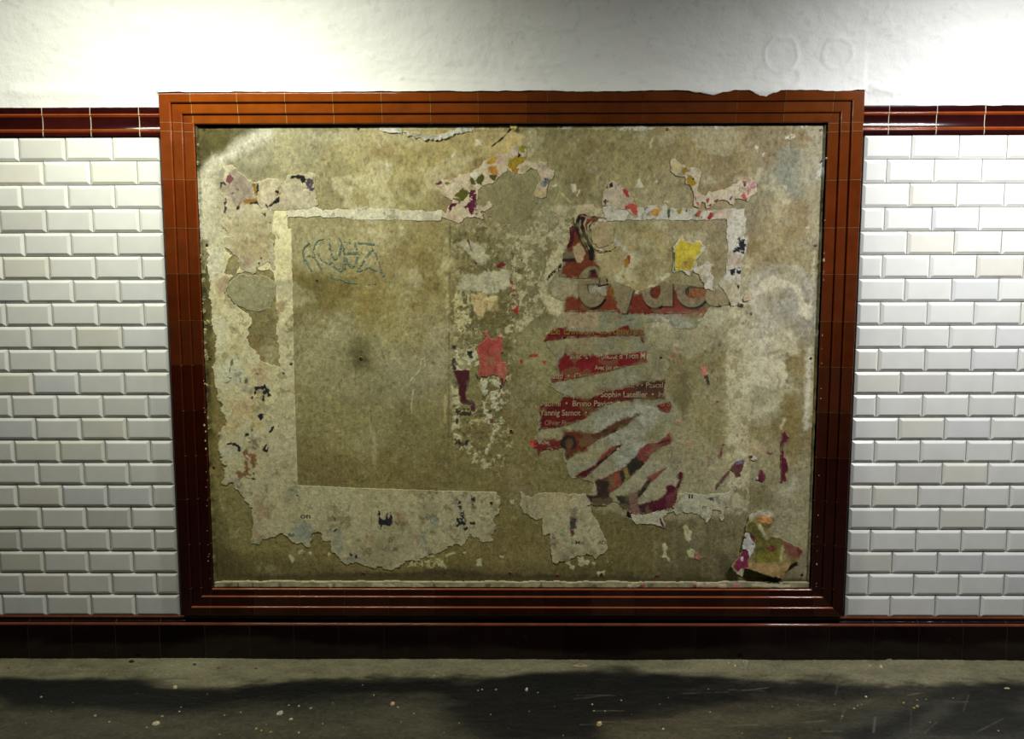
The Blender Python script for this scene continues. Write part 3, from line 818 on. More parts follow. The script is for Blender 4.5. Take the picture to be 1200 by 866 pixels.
# middle column of crusts, right of the seam
mid = [(529, 258), (600, 262), (620, 290), (612, 330), (606, 380), (600, 440), (600, 520), (585, 560), (560, 540), (531, 520), (529, 400)]
F(mid, (150, 143, 104), 3, 9, 1.6, .75, speck=(6, .28, .14), tone=.15, h=.0006)
F(mid, (62, 57, 34), 3, 9, 1.6, .5, seed=7, speck=(7, .35, .12))
F(z_('B2', [(800, 60), (870, 30), (960, 80), (1010, 160), (960, 220), (900, 170)]), (168, 165, 135), 3, 8, 2, .7, tone=.15, h=.0006)
F(z_('B2', [(790, 350), (860, 300), (1000, 265), (1150, 260), (1165, 380), (1060, 430), (950, 420), (860, 410), (780, 400)]), (158, 155, 125), 3, 8, 2, .85, tone=.14, tcell=6, h=.0008)
F(z_('B2', [(880, 430), (960, 420), (1000, 450), (1070, 450), (1090, 560), (1040, 560), (980, 530), (960, 600), (910, 580), (890, 500)]), (176, 155, 108), 2, 7, 1, .9, tone=.1, h=.0006)
F(z_('B2', [(750, 430), (870, 430), (880, 700), (760, 760)]), (172, 164, 118), 4, 8, 1.2, .8, speck=(5, .1, .12), h=.0006)
F(z_('B2', [(1080, 420), (1175, 400), (1175, 860), (1110, 860), (1110, 740), (960, 640)]), (98, 90, 48), 5, 12, 3, .6)
F(z_('C2', [(745, 0), (930, 0), (930, 130), (860, 150), (770, 150), (740, 60)]), (165, 162, 128), 2.5, 7, 1, .9, speck=(5, -.15, .12), h=.0007)
F(z_('C2', [(950, 210), (1090, 210), (1110, 330), (1100, 560), (1030, 640), (980, 500), (950, 330)]), (165, 162, 130), 3, 8, 1.2, .85, speck=(6, -.1, .15), tone=.12, h=.0007)
F(z_('C2', [(740, 270), (800, 270), (790, 640), (870, 700), (930, 760), (1040, 640), (1060, 680), (960, 780), (1040, 866), (890, 866), (900, 760), (760, 720), (740, 560)]), (168, 160, 118), 3, 8, 1.2, .85, speck=(6, -.05, .15), h=.0007)
F(z_('C2', [(840, 590), (990, 540), (1020, 640), (870, 660)]), (92, 82, 50), 4, 10, 4, .6)
F(z_('C2', [(870, 130), (930, 110), (945, 280), (950, 400), (880, 380), (860, 260)]), (110, 105, 64), 2, 7, 1.5, .85)
for pp in ([(740, 800), (780, 800), (770, 830), (742, 830)], [(850, 840), (890, 850), (880, 866), (850, 866)]): F(z_('B2', pp), (24, 24, 24), 1, 4, .8, .9)
for pp in ([(850, 10), (890, 15), (890, 65), (865, 60)], [(742, 60), (765, 60), (770, 150), (748, 165)], [(755, 240), (775, 240), (772, 270)], [(780, 420), (870, 430), (890, 470), (840, 482), (785, 475), (785, 535), (770, 530), (768, 430)], [(760, 648), (792, 645), (802, 668), (862, 648), (852, 690), (825, 716), (800, 682), (762, 686)], [(948, 425), (965, 428), (958, 448)], [(1010, 440), (1026, 440), (1022, 478)], [(915, 180), (938, 190), (935, 215), (915, 205)], [(1085, 250), (1105, 270), (1092, 300)]):
    F(z_('C2', pp), (26, 26, 27), 1.3, 4, .7, .92, speck=(3.5, -.35, .2))
F(z_('C2', [(1015, 500), (1045, 500), (1045, 530), (1018, 528)]), (90, 45, 35), 1, 4, 1)
# small crimson crumbs of paper still stuck to the render
for t, pp, c in (('B2', [(850, 30), (872, 60), (895, 130), (870, 110)], (120, 20, 45)), ('B2', [(1060, 215), (1110, 198), (1130, 215), (1100, 245), (1070, 242)], (125, 24, 40)), ('B2', [(900, 190), (920, 205), (910, 215)], (110, 25, 45)),
                 ('B3', [(20, 340), (35, 345), (40, 390), (70, 425), (45, 440), (25, 410)], (165, 28, 40)), ('B3', [(30, 540), (60, 505), (78, 520), (72, 575), (55, 565)], (180, 28, 35)),
                 ('C3', [(160, 30), (225, 25), (225, 50), (190, 55), (158, 45)], (175, 35, 40)), ('C3', [(85, 70), (112, 60), (105, 98), (85, 92)], (160, 30, 35)), ('C3', [(248, 80), (275, 78), (275, 105), (255, 105)], (170, 30, 35)),
                 ('C3', [(155, 660), (205, 660), (205, 690), (185, 710), (160, 680)], (190, 60, 60)),
                 ('B4', [(200, 700), (222, 715), (235, 760), (215, 795), (200, 770)], (160, 40, 55)), ('B4', [(60, 820), (90, 800), (130, 830), (100, 835), (75, 866), (55, 866)], (165, 45, 60)), ('C4', [(30, 45), (60, 30), (75, 45), (50, 60)], (160, 45, 55)),
                 ('B4', [(1065, 72), (1095, 72), (1090, 88), (1070, 86)], (120, 20, 40)),
                 ('C4', [(70, 520), (150, 475), (165, 482), (80, 548)], (120, 70, 62)), ('C4', [(0, 375), (40, 372), (48, 400), (30, 450), (0, 435)], (150, 45, 45)), ('C4', [(0, 605), (22, 598), (42, 640), (30, 680), (0, 670)], (165, 72, 68)), ('C4', [(360, 362), (382, 370), (372, 392)], (110, 30, 50)),
                 ('C4', [(180, 792), (190, 760), (215, 748), (205, 790)], (100, 25, 55)), ('C4', [(298, 765), (340, 762), (320, 800), (325, 835), (305, 835)], (105, 25, 55)), ('C4', [(410, 680), (425, 680), (405, 730), (410, 790), (388, 795), (375, 765), (392, 740)], (105, 25, 58)),
                 ('C4', [(725, 720), (740, 740), (765, 745), (755, 755), (735, 745)], (110, 30, 60)), ('C4', [(50, 800), (100, 742), (90, 770), (55, 806)], (110, 50, 55)), ('C4', [(262, 130), (297, 125), (292, 178), (265, 180)], (190, 115, 90)),
                 ('C4', [(600, 760), (625, 765), (622, 790), (605, 785)], (115, 30, 60)), ('C4', [(1003, 838), (1030, 840), (1025, 853), (1003, 850)], (110, 25, 35)),
                 ('D4', [(80, 62), (95, 20), (130, 22), (120, 55), (92, 82)], (105, 28, 55)), ('D4', [(455, 60), (480, 55), (475, 85), (458, 82)], (105, 35, 60)), ('C4', [(140, 660), (185, 665), (180, 685), (150, 690)], (160, 80, 75))):
    F(z_(t, pp), c, 1.3, 5, .8, .95, tone=.12, h=.0005)
for t, pp in (('C4', [(275, 185), (305, 182), (308, 200), (318, 255), (300, 250), (283, 220)]), ('B4', [(588, 570), (600, 560), (602, 582)]), ('B4', [(608, 560), (622, 560), (620, 582), (610, 582)]), ('B4', [(560, 615), (585, 620), (580, 645), (555, 635)]), ('D4', [(228, 60), (250, 70), (272, 62), (268, 98), (240, 90)]), ('D4', [(430, 180), (455, 175), (450, 200)]), ('B4', [(460, 822), (485, 828), (475, 838)])):
    F(z_(t, pp), (28, 26, 30), 1.2, 4, .8, .9)
# upper middle, brush rings and scratches
B.stroke(z_('A3', [(330, 620), (380, 520), (440, 590), (460, 600)]), (165, 155, 110), 1.5, 1, .7)
B.stroke(z_('A3', [(1040, 210), (1035, 170), (1060, 120)]), (190, 184, 150), 1.8, .8, .7)
F(z_('A3', [(590, 340), (655, 345), (650, 385), (600, 385)]), (130, 130, 110), 2, 4, 1, .8, speck=(3, 0, .2))
F(z_('A3', [(690, 505), (600, 560), (590, 620), (670, 640), (700, 560)]), (105, 100, 66), 3, 9, 3, .5)
F(z_('A3', [(390, 676), (398, 676), (402, 690), (408, 676), (416, 680), (412, 706), (404, 700), (396, 708), (390, 700)]), (22, 22, 22), .3, 4, .5)
F(z_('A3', [(220, 660), (500, 610), (640, 620), (690, 700), (560, 740), (500, 780), (260, 860), (120, 866), (140, 800), (240, 740)]), (165, 155, 120), 5, 10, 2, .7, speck=(10, -.2, .25), tone=.14, h=.0006)
F(z_('A3', [(240, 700), (330, 690), (350, 760), (280, 790), (240, 760)]), (122, 118, 88), 3, 9, 2, .7)
F(z_('A3', [(520, 620), (620, 615), (640, 650), (540, 690)]), (168, 152, 122), 2.5, 6, 1, .9, h=.0006)
F(z_('B3', [(0, 300), (60, 0), (450, 0), (400, 200), (300, 330), (260, 560), (100, 700), (0, 700)]), (165, 158, 120), 4, 9, 1.4, .7, speck=(7, .12, .2), h=.0006)
F(z_('B3', [(330, 140), (440, 60), (410, 130), (390, 230), (300, 350), (280, 430), (420, 480), (400, 560), (330, 600), (240, 460), (300, 260)]), (170, 160, 122), 3, 8, 2, .75, tone=.12, h=.0007)
F(z_('B3', [(620, 0), (1175, 0), (1175, 280), (1000, 400), (900, 420), (760, 330), (670, 300), (650, 200), (640, 100)]), (150, 135, 92), 4, 14, 4, .75, tone=.2, tint=(172, 166, 132))
F(z_('B3', [(780, 20), (880, 120), (860, 140), (760, 40)]), (165, 168, 160), 3, 7, 2, .6)
F(z_('B3', [(900, 80), (1060, 60), (1100, 250), (980, 340), (900, 250)]), (112, 100, 55), 5, 14, 8, .5)
B.stroke(z_('B3', [(1165, 290), (1080, 360), (1000, 420), (930, 430)]), (182, 174, 138), 4, 3, .8, soft=2, h=.0007)
for pp in ([(843, 190), (865, 160), (885, 175), (880, 210), (855, 245), (842, 240)], [(825, 295), (845, 290), (848, 315), (830, 318)]): F(z_('B3', pp), (175, 130, 40), 1, 4, .8)
F(z_('B3', [(868, 150), (885, 150), (888, 212), (876, 212)]), (165, 55, 40), .8, 4, .7)
for q in range(7):
    x = 285+q*15; F(z_('B3', [(x, 330-q*15), (x+8, 300-q*15), (x+16, 290-q*15), (x+10, 330-q*13)]), (24, 22, 20), 1, 3, .6)
F(z_('B3', [(95, 175), (108, 178), (106, 195), (96, 192)]), (26, 24, 24), .5, 3, .6)
# right third: bloom, grey patch, rim
F(z_('A4', [(800, 240), (900, 200), (990, 240), (980, 320), (940, 380), (930, 430), (1000, 480), (1020, 540), (900, 560), (880, 450), (830, 420), (810, 330)]), (140, 141, 124), 5, 14, 6, .65, tone=.1)
F(z_('A4', [(1010, 200), (1090, 120), (1160, 60), (1165, 866), (1080, 866), (1060, 700), (1000, 600), (960, 400)]), (170, 162, 130), 6, 14, 8, .5, tone=.15)
F(z_('A4', [(850, 640), (960, 620), (1000, 760), (960, 866), (850, 866)]), (140, 118, 75), 6, 16, 9, .55)
F(z_('A4', [(860, 120), (1000, 100), (1050, 150), (900, 170)]), (158, 128, 88), 5, 12, 7, .5)
for pp in ([(645, 200), (670, 195), (668, 215), (650, 225)], [(655, 225), (670, 222), (665, 240)], [(697, 232), (710, 238), (706, 268), (700, 262)], [(860, 128), (885, 120), (900, 108), (925, 112), (930, 130), (900, 138), (870, 138)], [(870, 175), (890, 170), (890, 200), (868, 200)], [(340, 45), (400, 45), (440, 50), (400, 70), (350, 68)], [(1000, 780), (1040, 760), (1030, 790)], [(930, 40), (1020, 42), (1000, 55)]):
    F(z_('A4', pp), (228, 225, 205), 1.6, 5, .8, .9, speck=(4, -.3, .2), h=.0006)
B.stroke(z_('A4', [(520, 60), (520, 230)]), (175, 165, 110), .9, .3, .6)
B.stroke(z_('A4', [(262, 20), (262, 700)]), (150, 138, 92), .9, .3, .5)
F(z_('A4', [(1105, 330), (1140, 290), (1140, 400), (1105, 410)]), (205, 205, 200), 3, 6, 2, .8, h=.0008)
F(z_('B4', [(700, 330), (830, 300), (950, 370), (1000, 480), (1060, 560), (1040, 600), (980, 560), (930, 400), (820, 370), (760, 400), (640, 450)]), (198, 190, 160), 5, 12, 3, .8, tone=.15, h=.0006)
F(z_('B4', [(580, 680), (700, 700), (850, 690), (980, 720), (950, 866), (800, 840), (600, 800)]), (190, 183, 150), 7, 16, 5, .7, tone=.15, h=.0005)
F(z_('B4', [(240, 540), (400, 530), (480, 620), (470, 740), (330, 700), (260, 660)]), (132, 118, 72), 5, 14, 5, .5)
F(z_('C4', [(690, 40), (830, 30), (860, 130), (880, 230), (830, 280), (600, 230), (560, 140), (600, 100)]), (196, 188, 154), 6, 12, 3, .8, tone=.2, h=.0006)
F(z_('C4', [(820, 320), (940, 300), (970, 500), (940, 580), (960, 800), (890, 860), (860, 580), (830, 560)]), (120, 104, 56), 4, 16, 3, .7)
F(z_('C4', [(540, 500), (660, 560), (800, 520), (830, 600), (700, 660), (560, 600)]), (110, 98, 58), 5, 14, 6, .5)
B.stroke(z_('C4', [(840, 280), (800, 400), (700, 450), (620, 480)]), (176, 170, 135), 6, 5, .6, soft=4)
B.stroke(z_('C4', [(855, 500), (835, 570)]), (190, 182, 145), 3, 1, .7, soft=2)
F([(848, 330), (876, 330), (880, 560), (868, 600), (845, 590), (850, 450)], (158, 150, 112), 5, 12, 5, .5, speck=(9, -.1, .3), tone=.15)
F(z_('C4', [(510, 620), (700, 680), (680, 720), (560, 760), (520, 720)]), (158, 138, 105), 4, 10, 3, .5)
F(z_('D4', [(480, 100), (700, 120), (790, 240), (640, 270), (560, 200)]), (92, 84, 52), 5, 12, 6, .6)
F(z_('D4', [(820, 120), (920, 60), (1060, 60), (1060, 560), (980, 560), (800, 470), (800, 300)]), (118, 114, 86), 6, 14, 7, .6, tone=.12)
B.stroke(z_('D4', [(940, 60), (900, 140), (840, 170)]), (140, 138, 112), 8, 4, .6, soft=4)
F(z_('D4', [(380, 640), (480, 640), (500, 760), (400, 760)]), (50, 50, 34), 5, 12, 6, .6)
# pale smears either side of the poster scraps
F([(760, 370), (790, 355), (850, 365), (850, 400), (800, 420), (760, 400)], (165, 162, 132), 5, 12, 3, .6, tone=.15)
F([(690, 560), (800, 480), (850, 540), (860, 600), (780, 610), (700, 600)], (128, 122, 92), 6, 14, 4, .5, tone=.15)
F(z_('C4', [(90, 190), (150, 180), (180, 300), (170, 420), (130, 460), (70, 330)]), (84, 78, 48), 5, 14, 6, .75, tone=.2)
F([(852, 268), (876, 268), (880, 420), (878, 600), (856, 600), (852, 430)], (178, 170, 136), 4, 9, 2, .6, speck=(8, -.1, .3), tone=.15)
F([(760, 385), (850, 380), (850, 420), (770, 440)], (112, 104, 66), 6, 12, 4, .5)
# left edge: olive render with crusts and drips
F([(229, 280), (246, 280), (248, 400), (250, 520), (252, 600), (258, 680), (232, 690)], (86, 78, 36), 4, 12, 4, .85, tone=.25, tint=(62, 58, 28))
F([(231, 250), (240, 250), (244, 420), (244, 560), (250, 640), (236, 640)], (176, 168, 122), 3, 8, 1, .85, speck=(5, .42, .12), h=.0008)
F(z_('B1', [(60, 30), (120, 40), (130, 200), (60, 300)]), (160, 150, 108), 3, 8, 2, .6, tone=.2)
F(z_('D1', [(180, 150), (400, 210), (420, 380), (400, 600), (200, 560)]), (98, 92, 56), 6, 18, 8, .5)
F(z_('D1', [(470, 680), (560, 660), (640, 740), (560, 790), (480, 720)]), (120, 116, 84), 5, 8, 4, .6, speck=(7, 0, .4))
F(z_('D1', [(270, 430), (340, 430), (340, 480), (270, 480)]), (118, 114, 80), 4, 6, 3, .5)
B.stroke(z_('D1', [(205, 130), (205, 230), (230, 290)]), (140, 134, 90), 2.5, 2, .5, soft=2)
F(z_('D1', [(130, 690), (160, 650), (165, 760), (240, 800), (140, 800)]), (128, 122, 82), 3, 6, 1, .8, speck=(5, -.1, .2), h=.001)
F(z_('D1', [(120, 580), (165, 620), (150, 690), (130, 690)]), (140, 134, 96), 2, 5, 1, .9, h=.001)
F([(245, 655), (262, 655), (260, 682), (246, 682)], (38, 36, 22), 3, 8, 4, .6)
for k in range(12):
    x = 560+k*33+7*math.sin(k*2.3); B.stroke([(x, 610), (x+2, 640+9*math.sin(k)), (x+1, 676)], (112, 106, 66), 2, 2, .22, soft=2)
# dark line over the ledge, board darker towards its foot and left corner
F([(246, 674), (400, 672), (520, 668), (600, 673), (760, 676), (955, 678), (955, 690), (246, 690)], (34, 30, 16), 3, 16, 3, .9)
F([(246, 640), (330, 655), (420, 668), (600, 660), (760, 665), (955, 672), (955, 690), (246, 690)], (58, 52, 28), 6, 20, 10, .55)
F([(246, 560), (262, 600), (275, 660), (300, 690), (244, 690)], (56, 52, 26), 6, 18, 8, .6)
# pale crusts low on the board
for pp in ([(430, 655), (560, 640), (600, 610), (680, 640), (690, 720), (560, 700), (420, 720)],):
    F(z_('D2', pp), (150, 144, 98), 4, 6, .8, .9, speck=(3.5, .05, .12), h=.0008)
for t, pp in (('D2', [(690, 620), (740, 600), (755, 610), (700, 640)]), ('D2', [(920, 640), (955, 650), (955, 710), (915, 700)]), ('D2', [(815, 605), (845, 595), (840, 615)]), ('D2', [(1080, 620), (1120, 630), (1115, 650), (1085, 640)]),
              ('D1', [(700, 615), (715, 620), (745, 655), (725, 680), (712, 650)]), ('D1', [(840, 600), (865, 602), (862, 620), (845, 618)]), ('D1', [(735, 590), (750, 590), (748, 605)]), ('D1', [(765, 600), (800, 585), (800, 605), (775, 618)]), ('D1', [(985, 600), (1000, 610), (995, 640), (985, 630)]),
              ('D3', [(510, 640), (545, 620), (560, 660), (590, 660), (585, 700), (560, 690), (530, 710), (512, 690)]), ('D3', [(650, 740), (705, 735), (700, 780), (690, 755), (660, 770), (650, 760)]), ('D3', [(705, 655), (735, 665), (725, 680)]), ('D3', [(745, 668), (768, 672), (760, 685)]), ('D3', [(410, 670), (460, 660), (455, 700), (425, 690)]), ('D3', [(450, 710), (480, 700), (475, 730)]), ('D3', [(610, 680), (635, 670), (630, 705)]),
              ('D3', [(1115, 550), (1140, 530), (1165, 570), (1145, 600), (1160, 640), (1110, 650), (1125, 600)]), ('D3', [(15, 225), (45, 220), (45, 258), (20, 258)]),
              ('D4', [(118, 420), (145, 400), (190, 450), (170, 530), (145, 520)]), ('D4', [(0, 550), (20, 560), (10, 580)]), ('D4', [(160, 590), (180, 570), (215, 590), (200, 640), (165, 640)]), ('D4', [(0, 630), (30, 640), (30, 670), (10, 660)])):
    F(z_(t, pp), (150, 146, 108), 1.3, 5, .8, .95, tone=.1, h=.001)
F(z_('D4', [(205, 600), (240, 595), (262, 640), (240, 658), (205, 640)]), (120, 82, 66), 1.2, 5, .8, .95, h=.0015)
# pale streaks of peeling skin along the top edge
F(z_('A3', [(360, 42), (480, 40), (470, 70), (400, 72)]), (205, 202, 178), 2, 6, 1, .85, speck=(6, -.2, .3), h=.0008)
F(z_('A3', [(740, 75), (860, 50), (930, 50), (1060, 60), (1050, 80), (930, 78), (780, 85)]), (205, 202, 178), 2, 6, 1, .85, speck=(6, -.2, .3), h=.0008)
F(z_('A3', [(600, 45), (740, 40), (740, 60), (620, 70)]), (165, 158, 122), 2, 6, 2, .6)
for pp in ([(455, 470), (480, 460), (500, 475), (495, 520), (475, 528), (462, 500)], [(495, 550), (520, 512), (525, 530), (505, 556)], [(922, 490), (932, 465), (955, 430), (982, 490), (950, 500)], [(1068, 455), (1078, 430), (1090, 455), (1080, 468)], [(320, 480), (345, 470), (365, 462), (360, 485), (330, 495)]):
    F(z_('A3', pp), (214, 205, 172), 1.2, 5, .8, .95, h=.0014)
for pp in ([(920, 150), (945, 165), (948, 185), (915, 185)], [(725, 265), (765, 235), (760, 280), (735, 285)], [(115, 320), (150, 308), (160, 330), (120, 338)], [(265, 320), (300, 325), (300, 345), (270, 345)]):
    F(z_('A2', pp), (215, 208, 178), 1.8, 5, 1.5, .75, h=.0005)
# worn skirt of right edge
B.stroke(z_('B4', [(1075, 120), (1065, 300), (1070, 370)]), (205, 198, 165), 3, 1.2, .7, soft=2, h=.0008)
B.stroke(z_('C4', [(1040, 0), (1032, 160), (1025, 400), (1015, 560)]), (208, 204, 178), 7, 2, .75, soft=4, h=.0010)
B.stroke(z_('C4', [(1070, 60), (1060, 400), (1070, 600), (1060, 862)]), (176, 168, 120), 3, 2.5, .6, soft=2)
B.stroke([(959, 290), (958, 400), (954, 520), (951, 620), (949, 680)], (98, 92, 62), 5, 3, .6, soft=4)
F(z_('C4', [(1070, 400), (1105, 380), (1110, 620), (1075, 620)]), (40, 38, 26), 2, 6, 1, .7, speck=(6, .15, .2))
F(z_('D4', [(1040, 420), (1075, 400), (1075, 780), (1030, 780)]), (150, 146, 108), 2.5, 5, 1, .8, speck=(6, .1, .2), h=.001)
B.col *= 1.2; gritty(B, 1.0)
edge = np.minimum.reduce([B.X-_bx0, _bx1-B.X, _bz1-B.Z])
B.h = B.h+.0125*smooth(1-(B.X-_bx0-.003*fbm(B.u*0, B.v, 12, 4, 6))/.007)+.009*smooth(1-(_bx1-B.X-.003*fbm(B.u*0, B.v, 12, 4, 9))/.007)-.0015*np.exp(-edge/.003)+.0012*np.exp(-((edge-.012+.004*fbm(B.u, B.v, 20, 3, 4))/.006)**2)
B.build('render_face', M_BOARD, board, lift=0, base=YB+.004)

# bottom ledge of crumbling plaster between board and frame
LP = Patch((238, 681, 962, 691), .0022, YB)
LP.a[:] = 1
LP.col = seen((104, 99, 74), LP.py, LP.px)*(1+.18*fbm(LP.u, LP.v, 9, 4, 3))[..., None]
LP.xs = LP.xs[:]
_s = (LP.X-_bx0); 
LP.a = ((LP.X > _bx0+.001) & (LP.X < _bx1-.001) & (LP.Z > _bz0-.001)).astype(float)
topl = _bz0+.0195+.0022*fbm(LP.u, LP.v*0, 16, 4, 8)
LP.a = np.minimum(LP.a, smooth((topl-LP.Z)/.001+.5))
LP.fill([(238, 688.2), (960, 688.2), (960, 692), (238, 692)], (122, 110, 80), .8, 8, .8)
for k in range(46):
    x = 246+k*15.6+5*math.sin(k*1.7); c = ((112, 106, 80), (52, 48, 32), (120, 112, 86), (85, 79, 56))[k % 4]
    LP.fill([(x, 683), (x+4+3*math.sin(k), 682), (x+5, 688), (x-1, 689)], c, 1.5, 4, 1, .7, h=.0012*(k % 2))
for x in (280, 297): LP.stroke([(x, 682), (x, 688)], (28, 26, 18), 1.1)
for x0_, x1_, c in ((811, 818, (95, 40, 50)), (816, 850, (190, 165, 140)), (880, 925, (178, 170, 140)), (858, 866, (120, 75, 80)), (735, 750, (165, 158, 130)), (749, 755, (110, 40, 50)), (436, 462, (165, 160, 125)), (484, 497, (180, 172, 135)), (386, 390, (185, 175, 135))):
    LP.fill([(x0_, 683), (x1_, 684), (x1_, 688), (x0_, 687)], c, 1.2, 4, .8, .9, h=.0015)
LP.h += .0016*fbm(LP.u, LP.v, 12, 4, 5)
LP.build('plaster_ledge', M_BOARD, board, lift=.010, base=YB)['label'] = 'pale crumbling plaster ledge'

# flakes of plaster left along the left and right joints of the frame
fl = MB(); r2 = random.Random(9)
for k in range(60):
    y = 150+r2.random()*540; side = 0 if r2.random() < .68 else 1
    x, z = (at(230.6+(y-146)*.0275+r2.uniform(-.8, 1.2), y, Y3)[0], at(229, y, Y3)[1]) if side == 0 else (at(969.5-(y-146)*.024, y, Y3)[0], at(969, y, Y3)[1])
    s_ = r2.choice([.0012, .0018, .0026, .0045])*r2.uniform(.7, 1.2); n_ = 7; ring = []
    for q in range(n_):
        a = 2*math.pi*q/n_; rr_ = s_*r2.uniform(.6, 1.1)
        ring.append((x+rr_*math.cos(a)*.8, Y3+.006, z+rr_*math.sin(a)*1.3))
    top = [(x+(p[0]-x)*.7, Y3-.0016, z+(p[2]-z)*.7) for p in ring]
    c = seen((190, 180, 140), y, 230 if side == 0 else 965)
    fl.add(ring+top, [tuple(range(n_, 2*n_))]+[(q, (q+1) % n_, n_+(q+1) % n_, n_+q) for q in range(n_)], c)
o = fl.build('plaster_crumbs', M_CHIP, board); o['kind'] = 'stuff'
o.data.transform(Matrix.Translation(-Vector(board.location)))

# screws through the board
def screw(px, py, r=.0042, c=(120, 45, 45), plug=True):
    x, z = at(px, py, YB); mb = MB(); n = 14
    rings = [(r, .0005, c), (r*.96, -.0022, c), (r*.72, -.0030, c), (r*.60, -.0018, (28, 14, 14)), (0.0005, -.0010, (18, 10, 12))]
    pts_ = []
    for rad, y, cc in rings:
        pts_.append([(x+rad*math.cos(2*math.pi*q/n), YB+y, z+rad*math.sin(2*math.pi*q/n)) for q in range(n)])
    for k in range(4):
        mb.add(pts_[k]+pts_[k+1], [(q, (q+1) % n, n+(q+1) % n, n+q) for q in range(n)], seen(rings[k+1][2], py, px))
    o = mb.build('screw', M_SCREW, board, smoothf=False)
    o.data.transform(Matrix.Translation(-Vector(board.location)))
    return o


for t, a, b in (('A1', 90, 75), ('A2', 62, 68), ('A3', 1155, 72), ('A4', 1120, 78), ('B1', 108, 75), ('C1', 130, 60), ('C1', 160, 850), ('C3', 1110, 55), ('C4', 1047, 60), ('D2', 100, 752), ('D2', 1162, 750), ('D3', 15, 750), ('D3', 360, 765), ('D3', 680, 757), ('D3', 1080, 770), ('D4', 985, 757)):
    (x, y), = z_(t, [(a, b)]); screw(x, y)
for t, a, b in (('C2', 78, 60), ('C2', 1168, 585), ('D2', 1025, 240)):
    (x, y), = z_(t, [(a, b)]); o = screw(x, y, .0058, (165, 120, 62)); o['label'] = 'brass coloured screw'
(x, y), = z_('B1', [(905, 330)]); screw(x, y, .0035, (135, 95, 75))

# blue felt-pen scrawl on the clean square
G = Patch((348, 276, 458, 338), .0009)
ZT['G1'] = (340, 270, 10.0); ZT['E1'] = (630, 240, 4.8); ZT['E2'] = (610, 380, 5.413); ZT['E3'] = (610, 490, 5.0)
gm = np.zeros_like(G.X)
for w_, pp in ((2.0, [(220, 150), (170, 190), (148, 240), (165, 350)]), (2.2, [(165, 350), (200, 310), (230, 295)]), (2.4, [(180, 340), (215, 420), (255, 485)]), (1.6, [(390, 100), (330, 115), (290, 170), (270, 250), (290, 310)]), (2.6, [(260, 300), (300, 340), (340, 410), (365, 450)]),
               (2.2, [(330, 280), (370, 350), (430, 385), (490, 400), (560, 450)]), (2.4, [(460, 100), (468, 220), (495, 300), (530, 340), (570, 310), (590, 230), (600, 150), (575, 90)]),
               (3.8, [(480, 380), (540, 440), (600, 470), (640, 430), (640, 300)]), (3.2, [(645, 290), (670, 380), (720, 435), (770, 390), (790, 290), (760, 170)]), (2.2, [(600, 150), (630, 220), (620, 250)]), (3.4, [(640, 270), (760, 265), (830, 275)]), (2.4, [(760, 150), (775, 250), (820, 280)]),
               (2.6, [(640, 140), (700, 150)]), (3.0, [(800, 150), (900, 155), (1010, 170), (930, 260), (850, 370), (790, 480), (860, 450), (940, 440), (1010, 470)]), (2.8, [(1000, 265), (1030, 360), (1090, 530)]), (4.6, [(1060, 470), (1095, 525)]),
               (2.6, [(480, 550), (560, 575), (680, 605), (770, 620)]), (1.5, [(820, 630), (910, 635), (1000, 625)])):
    q = wall(z_('G1', pp)); gm = np.maximum(gm, smooth((w_*.46-dline(q, G.u, G.v)+.45*fbm(G.u, G.v, 3, 3, 3))/.8+.5))
wear = smooth((fbm(G.u, G.v, 2.2, 3, 5, .8)+.38)*2.2)
G.a = gm*np.where(gm > .99, 1, 1)*wear
G.col = seen((108, 126, 108), G.py, G.px)*(1+.16*fbm(G.u, G.v, 4, 3, 9))[..., None]
o = G.build('graffiti_scrawl', M_PAPER, board, lift=.0009, base=YB); o['label'] = 'faded blue felt-pen scrawl'


# ------------------------------------------------------------------ papers glued on the board
def bbox(*polys, pad=5):
    xs = [p[0] for q in polys for p in q]; ys = [p[1] for q in polys for p in q]
    return min(xs)-pad, min(ys)-pad, max(xs)+pad, max(ys)+pad


